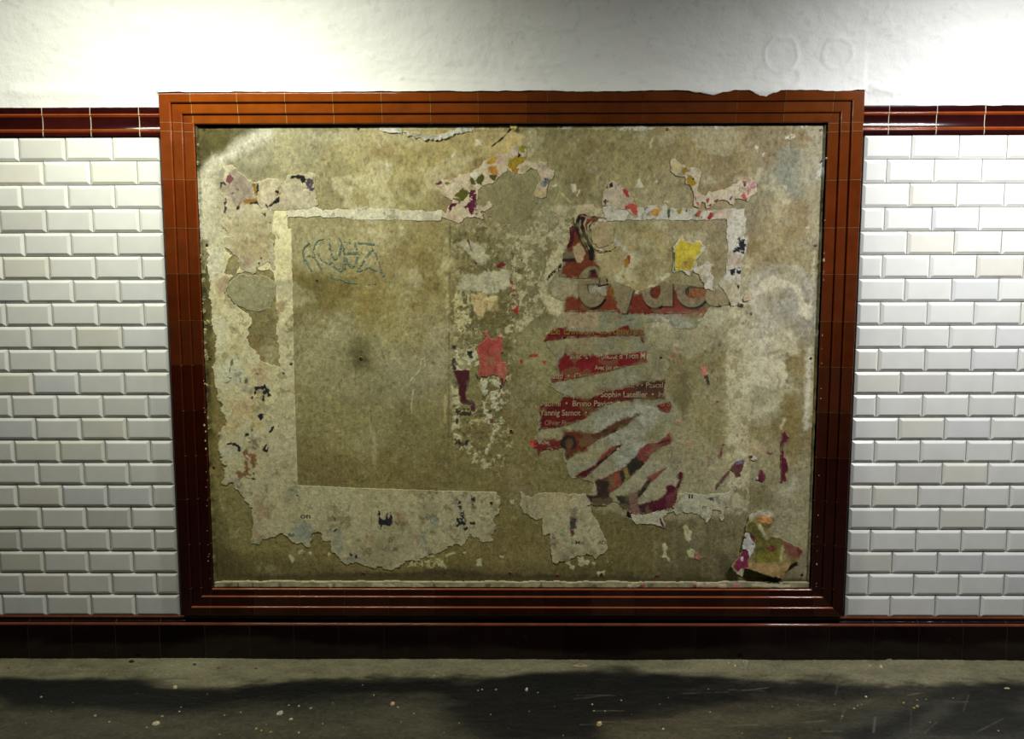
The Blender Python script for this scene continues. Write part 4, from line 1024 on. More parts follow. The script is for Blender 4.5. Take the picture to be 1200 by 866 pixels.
def paper(name, label, cat, outlines, c, patches=(), holes=(), lift=.0012, step=.0013, jag=1.6, cell=8, seed=1, tone=.10, tint=None, tcell=14, group=None, after=None, crease=.0003, cut=None, worn=(128, 118, 78), ref=None):
    P = Patch(bbox(*outlines), step)
    P.shape(*outlines, jag=jag*1.5, cell=cell, seed=seed, holes=holes)
    if cut: P.a = np.minimum(P.a, cut(P))
    bb = bbox(*outlines, pad=0); ry, rx = ref or ((bb[1]+bb[3])/2, (bb[0]+bb[2])/2)
    col = seen(c, ry, rx)*(1+tone*fbm(P.u, P.v, tcell, 5, seed+3, .6))[..., None]
    if tint is not None:
        n = smooth(fbm(P.u, P.v, tcell*2, 4, seed+8)*1.6+.35)*.8
        col = col*(1-n[..., None])+seen(tint, ry, rx)*n[..., None]
    wr = smooth((fbm(P.u, P.v, 11, 5, seed+21, .7)-.30)*3.5)*.55+smooth((fbm(P.u, P.v, 40, 3, seed+25)-.35)*3)*.3
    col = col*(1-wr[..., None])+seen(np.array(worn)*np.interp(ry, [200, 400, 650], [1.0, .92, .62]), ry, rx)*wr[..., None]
    P.col = col
    P.h = crease*fbm(P.u, P.v, 10, 4, seed+11)
    for it in patches:
        pp, cc = it[0], it[1]; kw = it[2] if len(it) > 2 else {}
        kw = dict(dict(jag=1.0, cell=4, soft=.7, tone=.22, tcell=6), **kw); kw['jag'] *= 1.5
        P.fill(pp, cc, **kw)
    if after: after(P)
    gritty(P, .8, 3)
    # thin light torn rim
    rim = np.clip(1-np.abs(P.a-.6)/.4, 0, 1)*.35
    P.col = P.col*(1-rim[..., None])+lin((222, 212, 176))*rim[..., None]
    lf = lift(P) if callable(lift) else lift
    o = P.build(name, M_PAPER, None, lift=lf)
    tag(o, label, cat, group)
    return o


BLK = (26, 27, 29)
# 1. the big pale skin left from a removed sheet: left column and foot
left_col = [(322, 245), (341, 244), (341, 254), (344.5, 415), (347, 500), (349, 568)]
sheet = (z_('A1', [(550, 660), (700, 640), (780, 660), (700, 700), (700, 790)]) + [(347, 268), (350, 340), (351, 415), (353, 500), (356, 562)] +
         z_('D2', [(0, 100), (250, 105), (500, 115), (760, 120), (1068, 125), (1082, 200), (1090, 300), (1035, 370), (1050, 405), (1030, 520), (980, 515), (930, 498), (870, 480), (840, 525), (805, 552), (780, 532), (720, 555), (660, 600), (520, 640), (420, 670), (340, 712), (312, 752), (250, 718), (160, 698), (100, 700), (40, 685)]) +
         z_('D1', [(1120, 695), (1065, 655), (1015, 605), (1005, 535), (945, 525), (915, 465), (880, 458), (862, 500), (852, 575), (800, 535), (730, 540), (690, 480), (650, 467), (610, 500), (560, 498), (510, 495), (485, 545), (435, 540), (432, 400), (448, 340), (420, 250), (370, 190), (300, 120), (222, 95), (222, 20)]) +
         z_('C1', [(255, 840), (210, 800), (195, 690), (185, 600), (245, 560), (235, 470), (205, 400), (190, 330), (165, 250), (150, 100), (175, 0)]) +
         z_('B1', [(170, 760), (150, 650), (140, 560), (130, 430), (125, 330), (105, 220), (110, 100), (200, 80), (300, 150), (360, 160), (400, 190), (470, 190), (590, 150), (590, 0)]) + z_('A1', [(560, 800)]))
h_blob = z_('B1', [(250, 420), (265, 330), (290, 300), (345, 275), (430, 282), (470, 250), (520, 250), (560, 240), (600, 272), (612, 340), (612, 480), (608, 600), (615, 760), (625, 866)]) + z_('C1', [(640, 60), (632, 118), (580, 113), (540, 80), (490, 60), (450, 0)]) + z_('B1', [(412, 790), (418, 720), (410, 690), (430, 640), (418, 572), (380, 550), (300, 500)])
h_blob2 = z_('B1', [(222, 290), (245, 240), (285, 160), (355, 152), (350, 268), (300, 305)])
pt = []
W = lambda t, pp, c, **k: pt.append((z_(t, pp), c, k))
W('B1', [(180, 320), (280, 310), (250, 410), (200, 440)], (165, 140, 110), soft=4, alpha=.8, jag=3, cell=8)
W('B1', [(250, 470), (320, 470), (330, 530), (260, 520)], (160, 140, 108), soft=4, alpha=.7, jag=3)
W('B1', [(610, 490), (680, 480), (690, 540), (640, 560), (610, 600)], (150, 120, 85), soft=3, alpha=.7, jag=3)
W('B1', [(620, 340), (740, 330), (740, 470), (620, 470)], (170, 165, 132), soft=4, alpha=.6, jag=3)
W('B1', [(110, 90), (170, 60), (240, 120), (240, 260), (130, 340), (100, 240)], (216, 212, 182), soft=4, alpha=.8, jag=4)
W('B1', [(150, 560), (250, 600), (260, 720), (200, 866), (160, 760)], (202, 198, 165), soft=4, alpha=.8, jag=4)
W('C1', [(160, 130), (330, 60), (380, 160), (360, 240), (180, 240)], (186, 184, 155), soft=5, alpha=.8, jag=4)
W('C1', [(270, 380), (460, 360), (440, 500), (300, 480)], (168, 140, 100), soft=6, alpha=.6, jag=5)
W('C1', [(250, 520), (330, 540), (330, 600), (260, 590)], (165, 130, 80), soft=4, alpha=.6, jag=4)
W('C1', [(420, 110), (540, 110), (550, 240), (440, 240)], (165, 135, 90), soft=5, alpha=.55, jag=5)
W('C1', [(430, 500), (500, 500), (500, 550), (430, 560)], (150, 135, 85), soft=3, alpha=.7, jag=3)
W('C1', [(350, 260), (410, 255), (410, 310), (360, 310)], (128, 130, 116), soft=4, alpha=.7, jag=3)
W('C1', [(310, 170), (350, 170), (340, 200), (310, 195)], (120, 122, 108), soft=2, alpha=.7)
W('C1', [(620, 540), (750, 520), (760, 866), (560, 866), (540, 700)], (160, 150, 120), soft=6, alpha=.5, jag=5)
W('C1', [(210, 720), (290, 700), (330, 770), (240, 800)], (150, 150, 130), soft=5, alpha=.6, jag=4)
for pp in ([(285, 75), (297, 70), (298, 95), (285, 120), (275, 165), (270, 160), (278, 110)], [(240, 235), (262, 230), (275, 215), (262, 200), (255, 195), (285, 200), (280, 235), (258, 243)], [(345, 208), (356, 210), (356, 240), (347, 242)], [(375, 225), (398, 200), (402, 235), (385, 242)]):
    W('C1', pp, (70, 72, 66), alpha=.85, jag=.8)
for pp in ([(458, 265), (480, 265), (500, 270), (528, 255), (540, 262), (560, 290), (575, 330), (552, 345), (545, 310), (530, 325), (525, 350), (532, 368), (512, 378), (502, 355), (512, 320), (525, 285), (490, 285), (470, 290), (460, 325), (450, 322), (455, 295)], [(425, 355), (440, 335), (435, 355)], [(472, 475), (490, 458), (518, 462), (515, 500), (495, 510), (482, 490)], [(580, 555), (598, 552), (592, 580), (560, 600), (565, 585)], [(625, 540), (637, 535), (632, 560), (626, 560)],
           [(380, 620), (405, 600), (412, 640), (400, 625), (385, 640)], [(428, 578), (438, 580), (434, 590)], [(255, 685), (290, 668), (320, 672), (350, 700), (362, 715), (345, 738), (325, 732), (330, 700), (300, 700), (285, 685)], [(405, 665), (440, 668), (440, 680), (420, 680)], [(515, 700), (535, 690), (540, 720), (555, 705), (555, 730), (545, 765), (535, 740), (520, 740)], [(706, 90), (728, 95), (720, 112), (708, 104)], [(468, 172), (480, 175), (474, 184)], [(655, 165), (672, 172), (668, 190)]):
    W('C1', pp, BLK, jag=1.2, cell=3)
W('C1', [(370, 740), (410, 720), (425, 745), (460, 760), (480, 830), (450, 850), (420, 790), (400, 866), (370, 860), (395, 800), (372, 770)], (118, 62, 28), jag=2.5, alpha=.85, soft=1.5)
W('D1', [(310, 20), (400, 10), (430, 40), (350, 70), (320, 50)], (112, 56, 28), jag=2.5, alpha=.8, soft=1.5)
W('C1', [(430, 650), (480, 650), (470, 720), (420, 740)], (70, 58, 50), jag=3, soft=3, alpha=.7)
W('C1', [(435, 610), (470, 605), (475, 625), (450, 645), (435, 635)], (220, 212, 170), jag=1)
W('C1', [(388, 765), (410, 762), (415, 780), (400, 785)], (220, 210, 180), jag=.8)
W('C1', [(150, 835), (175, 840), (170, 862)], (60, 25, 25), jag=1)
W('D1', [(270, 50), (330, 60), (330, 110), (280, 100)], (108, 104, 92), jag=3, soft=3, alpha=.7)
W('D1', [(385, 40), (400, 60), (440, 62), (470, 65), (460, 75), (400, 70), (380, 55)], BLK, jag=.8)
W('D1', [(440, 25), (455, 22), (455, 38), (442, 38)], BLK, jag=.5)
W('D1', [(460, 200), (520, 190), (600, 260), (600, 330), (520, 380), (460, 330), (440, 260)], (128, 98, 66), jag=5, soft=5, alpha=.5, cell=10)
W('D1', [(450, 440), (520, 460), (520, 500), (450, 500)], (125, 95, 62), jag=4, soft=4, alpha=.5)
W('D1', [(690, 100), (770, 90), (770, 200), (690, 200)], (108, 110, 88), jag=4, soft=5, alpha=.6)
W('D1', [(740, 380), (860, 380), (870, 500), (800, 530), (740, 480)], (96, 106, 96), jag=4, soft=4, alpha=.7)
W('D1', [(1010, 440), (1070, 430), (1100, 520), (1060, 620), (1020, 560)], (98, 104, 92), jag=4, soft=4, alpha=.7)
W('D1', [(690, 465), (710, 462), (715, 480), (735, 460), (738, 480), (695, 490)], (70, 78, 72), jag=1)
W('D1', [(1030, 350), (1045, 352), (1042, 378), (1032, 378)], (105, 35, 28), jag=.5)
W('D1', [(1035, 432), (1055, 430), (1045, 442), (1018, 460)], BLK, jag=.5)
W('D1', [(755, 185), (768, 185), (766, 198)], BLK, jag=.4)
W('D2', [(205, 295), (215, 300), (222, 350), (240, 365), (262, 360), (262, 320), (272, 315), (280, 360), (300, 310), (308, 330), (312, 380), (300, 400), (290, 418), (270, 412), (240, 405), (228, 418), (208, 390)], BLK, jag=1.2, cell=3)
W('D2', [(780, 222), (798, 230), (822, 290), (835, 345), (850, 400), (852, 440), (830, 445), (800, 415), (770, 412), (770, 360), (785, 340), (800, 370), (795, 300), (780, 260)], BLK, jag=1.3, cell=3, speck=(4, -.35, .2))
W('D2', [(882, 185), (900, 205), (905, 240), (893, 285), (882, 245)], BLK, jag=1.2, cell=3, speck=(3, -.3, .2))
W('D2', [(870, 385), (905, 380), (908, 395), (880, 400)], BLK, jag=.8)
W('D2', [(675, 285), (685, 260), (700, 262), (690, 290)], BLK, jag=.8, speck=(3, -.2, .2))
W('D2', [(182, 200), (205, 190), (200, 215), (184, 222)], (70, 74, 80), jag=.8)
W('D2', [(320, 300), (400, 310), (430, 390), (380, 410), (340, 370)], (112, 84, 58), jag=4, soft=4, alpha=.55)
W('D2', [(560, 340), (620, 340), (650, 390), (700, 400), (700, 430), (600, 420)], (92, 104, 96), jag=4, soft=4, alpha=.6)
W('D2', [(510, 450), (560, 450), (540, 560), (515, 560)], (92, 102, 92), jag=3, soft=3, alpha=.6)
W('D2', [(440, 470), (490, 480), (490, 530)], (115, 82, 58), jag=3, soft=3, alpha=.6)
W('D2', [(120, 480), (170, 490), (160, 530), (130, 520)], (118, 86, 56), jag=3, soft=3, alpha=.6)
W('D2', [(315, 560), (345, 565), (340, 595), (320, 590)], (95, 80, 52), jag=1.5, alpha=.8)
W('D2', [(270, 550), (295, 555), (290, 585), (275, 580)], (82, 88, 80), jag=1.5, alpha=.8)
W('D2', [(0, 610), (60, 640), (40, 680), (0, 680)], (88, 92, 82), jag=3, soft=3, alpha=.7)
W('D2', [(0, 600), (25, 615), (30, 640), (45, 620), (50, 640), (20, 635), (0, 625)], BLK, jag=.8)
W('D2', [(950, 340), (1020, 350), (1000, 370), (960, 358)], (125, 118, 92), jag=1.5, soft=1, h=.0006)
W('D2', [(400, 290), (480, 250), (520, 400), (500, 480), (430, 380)], (152, 146, 110), jag=2, soft=2, alpha=.7)
W('D2', [(0, 135), (500, 150), (520, 280), (0, 270)], (150, 143, 106), jag=3, soft=3, alpha=.5)
def _on(P):
    P.text('on', 352.2, 364.2, 607.2, 6.4, (34, 34, 32), bold=.02)
paper('paper_remnant', 'largest pale paper skin, running down the left side and along the board foot', 'paper', [sheet], (188, 180, 136), pt, [h_blob, h_blob2], lift=.0011, tone=.13, tint=(208, 200, 156), tcell=20, seed=2, after=_on, jag=2.4, cell=9, step=.0015, ref=(420, 280), cut=cutout([(341.3, 250), (343, 330), (344.8, 415), (346.8, 500), (349.2, 568.6), (412, 571.4), (470, 573.5), (530, 575.5), (620, 577), (620, 250)]))

# hollow round of older paper in the upper left
blob = z_('B1', [(252, 425), (268, 345), (340, 290), (440, 290), (520, 290), (600, 340), (606, 440), (560, 530), (480, 562), (400, 548), (310, 500)])
paper('paper_remnant', 'rounded grey paper patch showing through a hole in the pale skin at the upper left', 'paper', [blob], (150, 146, 108), [(z_('B1', [(440, 200), (540, 260), (600, 320), (560, 360), (500, 330)]), (158, 148, 108), dict(soft=4, jag=3, alpha=.6))], lift=.0007, tone=.10, seed=5, jag=.8)

# 2. narrow pale strip along the top of the clean square
strip = z_('A1', [(905, 635), (950, 655), (1100, 648), (1175, 660)])+z_('A2', [(60, 645), (200, 640), (400, 660), (560, 665), (665, 660), (665, 740), (500, 738), (200, 732), (0, 730)])+z_('A1', [(1110, 712), (900, 706), (700, 708), (690, 650)])
paper('paper_strip', 'long narrow whitish paper strip across the top of the clean square', 'paper', [strip], (228, 222, 190), (), lift=.0011, jag=1.1, cell=5, seed=8, cut=cutout([(341.4, 258.6), (400, 257.8), (460, 258.0), (530, 259.5), (530, 290), (341.4, 290)]), tone=.10, crease=.0003)

# 3. top left scrap with black and yellow print
o1 = z_('A1', [(175, 460), (190, 370), (230, 332), (300, 325), (330, 370), (400, 425), (440, 460), (500, 440), (560, 422), (610, 430), (655, 468), (690, 440), (688, 405), (760, 400), (860, 380), (892, 395), (893, 500), (912, 620), (830, 650), (600, 660), (580, 760), (560, 866), (300, 866), (215, 760), (235, 640), (200, 540)])+[]
o1b = z_('B1', [(230, 20), (560, 0), (590, 60), (600, 150), (600, 270), (550, 190), (470, 250), (440, 290), (360, 250), (330, 160), (250, 100)])
p1 = [(z_('A1', pp), c, k) for pp, c, k in (
    ([(195, 370), (235, 345), (240, 400), (210, 460)], (176, 172, 150), dict(soft=2)),
    ([(300, 330), (330, 370), (400, 430), (440, 470), (440, 560), (340, 640), (260, 560), (220, 480), (260, 400)], (176, 158, 140), dict(soft=4, jag=4, alpha=.8, cell=9)),
    ([(480, 480), (540, 430), (620, 440), (650, 470), (600, 530), (600, 590), (520, 640), (480, 590)], (222, 208, 172), dict(h=.0006, jag=1)),
    ([(620, 480), (720, 470), (840, 520), (890, 560), (890, 640), (640, 640)], (212, 200, 166), dict(soft=3, alpha=.8)),
    ([(255, 405), (285, 388), (292, 440), (275, 470), (250, 440)], (140, 82, 86), dict(jag=1.5)),
    ([(718, 425), (730, 405), (775, 398), (822, 405), (826, 435), (800, 466), (778, 440), (748, 420), (730, 425)], BLK, {}),
    ([(820, 470), (850, 425), (885, 455), (882, 500), (855, 532), (842, 505)], (92, 82, 88), dict(jag=2, speck=(5, -.5, .4))),
    ([(865, 500), (890, 492), (895, 505), (872, 518)], (45, 45, 80), {}), ([(375, 590), (470, 565), (478, 595), (385, 615)], (216, 158, 46), dict(jag=.8)), ([(436, 468), (460, 466), (480, 540), (466, 562), (448, 505)], (210, 155, 50), dict(jag=.6)),
    ([(325, 625), (352, 602), (345, 630), (330, 655)], (205, 145, 60), dict(jag=.6)), ([(605, 545), (650, 525), (645, 545), (612, 556)], (210, 160, 80), dict(jag=.6)), ([(322, 640), (342, 628), (335, 655), (324, 655)], BLK, {}), ([(463, 470), (485, 465), (487, 520), (470, 530)], BLK, {}),
    ([(578, 608), (600, 585), (636, 560), (632, 600), (600, 612), (560, 635)], BLK, {}), ([(512, 682), (530, 675), (540, 678), (530, 705)], BLK, {}), ([(608, 500), (614, 520), (636, 512), (622, 536), (608, 525)], BLK, {}), ([(418, 606), (472, 592), (482, 610), (505, 642), (470, 612), (420, 614)], (50, 42, 38), dict(jag=.6)),
    ([(538, 615), (556, 640), (548, 640), (536, 622)], BLK, dict(jag=.5)), ([(232, 600), (248, 600), (252, 640), (244, 680), (230, 672)], (82, 52, 66), {}), ([(240, 570), (250, 570), (248, 600)], (70, 52, 60), dict(jag=.5)), ([(205, 460), (235, 452), (250, 480), (225, 465), (210, 500)], (70, 60, 62), dict(jag=.6)), ([(280, 535), (305, 530), (300, 545)], (80, 60, 66), dict(jag=.5)),
    ([(325, 500), (340, 505), (335, 520)], (96, 72, 84), dict(jag=.5)), ([(560, 745), (572, 748), (566, 762)], (150, 80, 70), dict(jag=.5)), ([(270, 720), (560, 700), (560, 866), (260, 866)], (180, 166, 118), dict(soft=8, jag=6, alpha=.6, cell=12)))]
p1 += [(z_('B1', pp), c, k) for pp, c, k in (([(250, 30), (580, 10), (590, 120), (440, 200), (330, 140)], (178, 160, 112), dict(soft=6, jag=5, alpha=.7, cell=12)), ([(380, 150), (440, 140), (430, 210), (380, 230)], (165, 120, 95), dict(soft=3, jag=3, alpha=.6)),
    ([(495, 160), (508, 160), (506, 178), (496, 176)], BLK, dict(jag=.4)), ([(480, 205), (492, 203), (490, 220)], BLK, dict(jag=.4)), ([(376, 215), (386, 218), (382, 236)], BLK, dict(jag=.4)), ([(510, 248), (545, 205), (560, 232), (548, 222), (520, 250)], BLK, dict(jag=.6)))]
paper('paper_remnant', 'beige torn paper at the top left with a black arc and yellow flecks of print', 'paper', [o1, o1b], (212, 202, 164), p1, lift=.0016, tone=.09, seed=12, jag=1.3, cell=6)

# 4. top middle scrap, many coloured
o2 = z_('A2', [(612, 465), (650, 446), (735, 442), (780, 420), (800, 398), (850, 402), (880, 380), (940, 350), (975, 300), (1060, 255), (1175, 240)])+z_('A3', [(30, 205), (75, 195), (110, 188), (132, 195), (130, 290), (180, 322), (220, 298), (280, 312), (300, 355), (338, 375), (330, 415), (310, 440), (290, 470), (284, 545), (250, 570), (205, 562), (184, 540), (200, 490), (238, 430), (210, 370), (170, 345), (130, 385), (85, 402), (45, 385), (0, 355)])+z_('A2', [(1130, 375), (1070, 420), (1040, 462), (960, 480), (930, 515), (920, 600), (932, 640), (980, 630), (1005, 590), (1035, 620), (1020, 650), (950, 672), (968, 718), (925, 712), (850, 708), (790, 752), (740, 730), (662, 712), (664, 668), (700, 682), (718, 620), (740, 590), (700, 568), (660, 540), (652, 500)])
p2 = [(z_('A2', pp), c, k) for pp, c, k in (
    ([(612, 465), (650, 444), (682, 462), (650, 482)], (105, 36, 66), {}), ([(685, 465), (715, 452), (730, 465), (695, 475)], (112, 112, 42), {}), ([(650, 490), (670, 485), (665, 505)], (120, 108, 45), {}), ([(855, 402), (900, 378), (935, 395), (900, 432)], (220, 215, 190), dict(h=.0005)),
    ([(868, 410), (910, 442), (965, 385), (972, 440), (955, 478), (915, 468), (880, 468)], (88, 90, 28), {}), ([(905, 455), (918, 448), (920, 468)], (225, 220, 195), dict(jag=.4)), ([(757, 556), (800, 505), (820, 498), (862, 532), (855, 560), (818, 588), (790, 565)], (104, 104, 30), {}), ([(750, 575), (810, 572), (795, 600)], (110, 104, 50), dict(jag=.8)),
    ([(1005, 398), (1070, 400), (1045, 448), (1015, 425)], (86, 82, 30), {}), ([(862, 560), (880, 512), (905, 512), (918, 540), (922, 690), (885, 685), (850, 655), (815, 632), (845, 615), (865, 590)], (106, 30, 60), dict(speck=(4, -.45, .3))), ([(708, 692), (722, 612), (790, 602), (795, 610), (745, 632), (726, 682)], (112, 28, 60), {}),
    ([(988, 312), (1020, 275), (1060, 258), (1065, 302), (1020, 322)], (214, 168, 45), {}), ([(1000, 345), (1060, 338), (1075, 390), (1050, 402), (1010, 388)], (216, 150, 42), dict(soft=1.5)), ([(1148, 282), (1175, 280), (1175, 352), (1142, 342)], (206, 170, 44), {}), ([(1060, 262), (1110, 255), (1110, 330), (1075, 320)], (190, 160, 135), dict(soft=2)),
    ([(660, 490), (760, 470), (740, 540), (700, 560)], (206, 190, 158), dict(soft=3)), ([(930, 560), (1000, 590), (960, 660), (930, 650)], (160, 150, 120), dict(soft=3)), ([(680, 690), (790, 690), (780, 740), (700, 730)], (190, 168, 132), dict(soft=3)))]
p2 += [(z_('A3', pp), c, k) for pp, c, k in (
    ([(82, 198), (130, 188), (128, 240), (92, 244)], (160, 150, 38), {}), ([(0, 300), (60, 262), (130, 278), (120, 310), (90, 325), (60, 350), (10, 356)], (170, 145, 34), {}), ([(75, 232), (100, 262), (74, 278)], (26, 26, 32), dict(jag=.4)), ([(30, 352), (85, 358), (68, 392), (35, 372)], (190, 132, 34), {}), ([(20, 225), (60, 205), (70, 255), (30, 270)], (205, 180, 165), dict(soft=1)),
    ([(255, 440), (288, 408), (298, 440), (270, 492), (262, 470)], (46, 50, 62), {}), ([(228, 460), (262, 420), (305, 420), (310, 465), (250, 492)], (105, 108, 110), dict(alpha=.7, soft=2)), ([(264, 420), (282, 425), (276, 460)], BLK, dict(jag=.5)), ([(205, 320), (285, 320), (290, 370), (230, 375)], (158, 142, 120), dict(soft=2, tone=.2)), ([(100, 340), (165, 330), (170, 350), (130, 380), (100, 380)], (150, 142, 100), dict(soft=2)),
    ([(185, 520), (270, 500), (275, 550), (205, 560)], (176, 158, 110), dict(soft=2)))]
paper('paper_scrap', 'slanting torn scrap in the upper middle with yellow, green and maroon bits of print', 'paper', [o2], (188, 172, 142), p2, lift=.0017, tone=.10, seed=15, jag=1.1, cell=5, step=.0011)

# 5. peeling white skins at the top edge
paper('peeling_strip', 'white peeling skin curling down in a shallow crescent at the top edge', 'paper', [z_('A2', [(200, 50), (370, 62), (368, 102), (215, 88)]), z_('A2', [(400, 85), (460, 100), (560, 118), (660, 115), (720, 82), (800, 62), (900, 48), (880, 85), (780, 110), (720, 130), (620, 155), (540, 150), (480, 130), (420, 120)])], (216, 212, 192),
      [(z_('A2', [(440, 95), (640, 118), (640, 130), (450, 118)]), (140, 132, 98), dict(alpha=.6, soft=2))], lift=lambda P: .0015+.006*np.clip(1-P.a*0-(np.abs(fbm(P.u, P.v, 9, 3, 4))), 0, 1)*smooth((P.py-150)/14), seed=17, jag=1.4, cell=5, crease=.0006)
# dangling chip at the top middle
paper('paper_chip', 'small yellow and white chip of paper dangling from the top edge at mid board', 'paper', [z_('A3', [(10, 32), (72, 30), (66, 66), (50, 88), (22, 70)])], (196, 182, 70), [(z_('A3', [(15, 34), (68, 32), (60, 48), (18, 50)]), (225, 222, 200), {}), (z_('A3', [(15, 70), (55, 66), (50, 92), (25, 86)]), (90, 30, 40), dict(alpha=.8))], lift=lambda P: .002+.012*smooth((P.py-144)/12), jag=.5, seed=18, step=.0009)

# 6. hook-shaped scrap, upper right
o3 = z_('A4', [(32, 295), (70, 282), (110, 322), (165, 352), (212, 346), (262, 380), (238, 440), (228, 515), (262, 548), (285, 550), (310, 520), (420, 510), (490, 470), (555, 440), (612, 422), (648, 450), (656, 520), (612, 552), (588, 592), (548, 568), (500, 578), (492, 620), (452, 602), (420, 582), (385, 590), (330, 622), (292, 650), (286, 602), (255, 598), (242, 642), (200, 622), (200, 520), (180, 482), (142, 462), (138, 412), (75, 408), (40, 370)])
p3 = [(z_('A4', pp), c, k) for pp, c, k in (([(108, 362), (150, 340), (170, 375), (130, 402)], (170, 140, 45), dict(tone=.3)), ([(150, 422), (175, 402), (205, 425), (212, 460), (182, 488), (152, 470)], (186, 152, 34), {}), ([(45, 310), (90, 310), (100, 370), (60, 380)], (182, 166, 112), dict(soft=3)), ([(185, 425), (205, 425), (205, 440)], BLK, dict(jag=.4)), ([(150, 400), (165, 400), (162, 415)], BLK, dict(jag=.4)),
    ([(540, 550), (560, 530), (590, 570), (592, 590), (560, 575)], (200, 88, 88), dict(jag=.6)), ([(560, 445), (585, 440), (575, 480), (560, 475)], (130, 60, 80), {}), ([(600, 470), (640, 450), (645, 490), (615, 500)], (165, 95, 105), dict(speck=(3, -.1, .2))), ([(590, 490), (610, 500), (600, 540), (588, 535)], (190, 90, 92), {}), ([(295, 585), (325, 550), (318, 580), (300, 600)], (165, 70, 90), {}), ([(345, 590), (382, 572), (375, 590), (350, 600)], (140, 40, 62), dict(jag=.5)), ([(300, 625), (330, 612), (328, 628)], (150, 45, 62), dict(jag=.5)),
    ([(455, 565), (475, 550), (486, 560), (470, 582), (458, 580)], (120, 70, 95), dict(jag=.5)), ([(206, 550), (222, 570), (228, 592), (210, 585)], (140, 45, 70), dict(jag=.5)), ([(570, 430), (650, 440), (650, 540), (600, 545)], (200, 160, 150), dict(alpha=.5, soft=2)), ([(215, 590), (245, 600), (240, 635)], (190, 90, 80), dict(jag=.6)))]
paper('paper_scrap', 'hook-shaped pale scrap in the upper right with pink streaks at its tip and yellow bits', 'paper', [o3], (222, 206, 172), p3, lift=.0024, tone=.08, seed=19, jag=.9, cell=5, step=.0011)

# 7. white torn corner: strip and upright band, right of the old poster
o4 = z_('A3', [(690, 640), (720, 620), (860, 640), (960, 640), (1050, 620), (1080, 640), (1120, 650), (1130, 600), (1165, 590), (1160, 640), (1175, 640)])+z_('A4', [(0, 600), (20, 640), (200, 640), (240, 655), (440, 650), (568, 648), (562, 690), (578, 720), (565, 770), (578, 866)])+z_('B4', [(578, 20), (590, 60), (570, 140), (545, 200), (540, 300), (530, 400), (535, 500), (470, 520), (440, 430), (380, 350), (400, 290), (445, 200), (440, 0)])+z_('A4', [(440, 720), (300, 726), (30, 728)])+z_('A3', [(1100, 728), (800, 735), (650, 738), (700, 700)])
p4 = [(z_('A4', pp), c, k) for pp, c, k in (([(14, 640), (30, 640), (32, 700), (20, 722), (12, 700)], (50, 80, 32), dict(jag=.4)), ([(75, 652), (120, 640), (115, 670), (95, 685)], (182, 160, 44), dict(jag=.6)), ([(142, 635), (154, 634), (155, 668), (144, 668)], (28, 42, 30), dict(jag=.4)), ([(215, 690), (232, 655), (262, 656), (240, 712), (218, 705)], (190, 90, 66), {}), ([(212, 690), (228, 660), (228, 700)], (110, 95, 40), {}), ([(300, 705), (320, 668), (346, 672), (345, 700), (318, 727), (302, 722)], (176, 44, 52), dict(jag=.6)),
    ([(350, 655), (480, 652), (470, 700), (350, 720)], (198, 170, 142), dict(soft=4, alpha=.7)))]
p4 += [(z_('A3', pp), c, k) for pp, c, k in (([(1035, 660), (1075, 640), (1118, 648), (1090, 690), (1075, 702), (1045, 690)], (214, 158, 66), dict(jag=.6)), ([(985, 630), (1030, 630), (990, 660)], (110, 100, 82), dict(jag=1)), ([(1160, 640), (1170, 640), (1170, 680), (1160, 700)], (60, 90, 38), dict(jag=.5)))]
p4 += [(z_('B4', pp), c, k) for pp, c, k in (([(522, 20), (560, 18), (592, 50), (585, 90), (560, 138), (520, 128), (490, 140), (488, 118), (515, 80)], (30, 32, 40), dict(speck=(3, -.25, .2))), ([(448, 262), (470, 248), (500, 245), (505, 270), (520, 240), (540, 238), (542, 278), (500, 280), (480, 296), (462, 280)], (34, 36, 44), dict(speck=(4, -.4, .2))), ([(410, 290), (425, 282), (415, 318)], BLK, dict(jag=.6)),
    ([(450, 160), (560, 160), (540, 220), (450, 230)], (186, 160, 138), dict(soft=4, alpha=.7)), ([(400, 330), (540, 320), (520, 500), (450, 500)], (182, 168, 130), dict(soft=5, alpha=.7)), ([(515, 360), (530, 365), (525, 390)], BLK, dict(jag=.6)))]
paper('paper_strip', 'white paper band bent in a right angle above and right of the red poster', 'paper', [o4], (222, 216, 194), p4, lift=.0013, tone=.09, cut=cutout([(690, 259.3), (760, 258.6), (851.6, 258.2), (851, 300), (850.5, 322), (842, 332), (690, 330)]), seed=23, jag=1.2, cell=6, crease=.0004)
paper('paper_chip', 'pinkish little curl of paper beside the foot of the white upright band', 'paper', [z_('B4', [(575, 420), (600, 395), (622, 410), (630, 440), (600, 475), (570, 480), (560, 460)]), z_('B4', [(530, 490), (560, 500), (560, 515), (530, 512)])], (206, 184, 152), [(z_('B4', [(530, 500), (560, 505), (555, 520), (535, 518)]), BLK, {}), (z_('B4', [(580, 455), (600, 450), (595, 465)]), (180, 90, 60), dict(jag=.5))], lift=.004, seed=24, jag=.7, step=.0009)
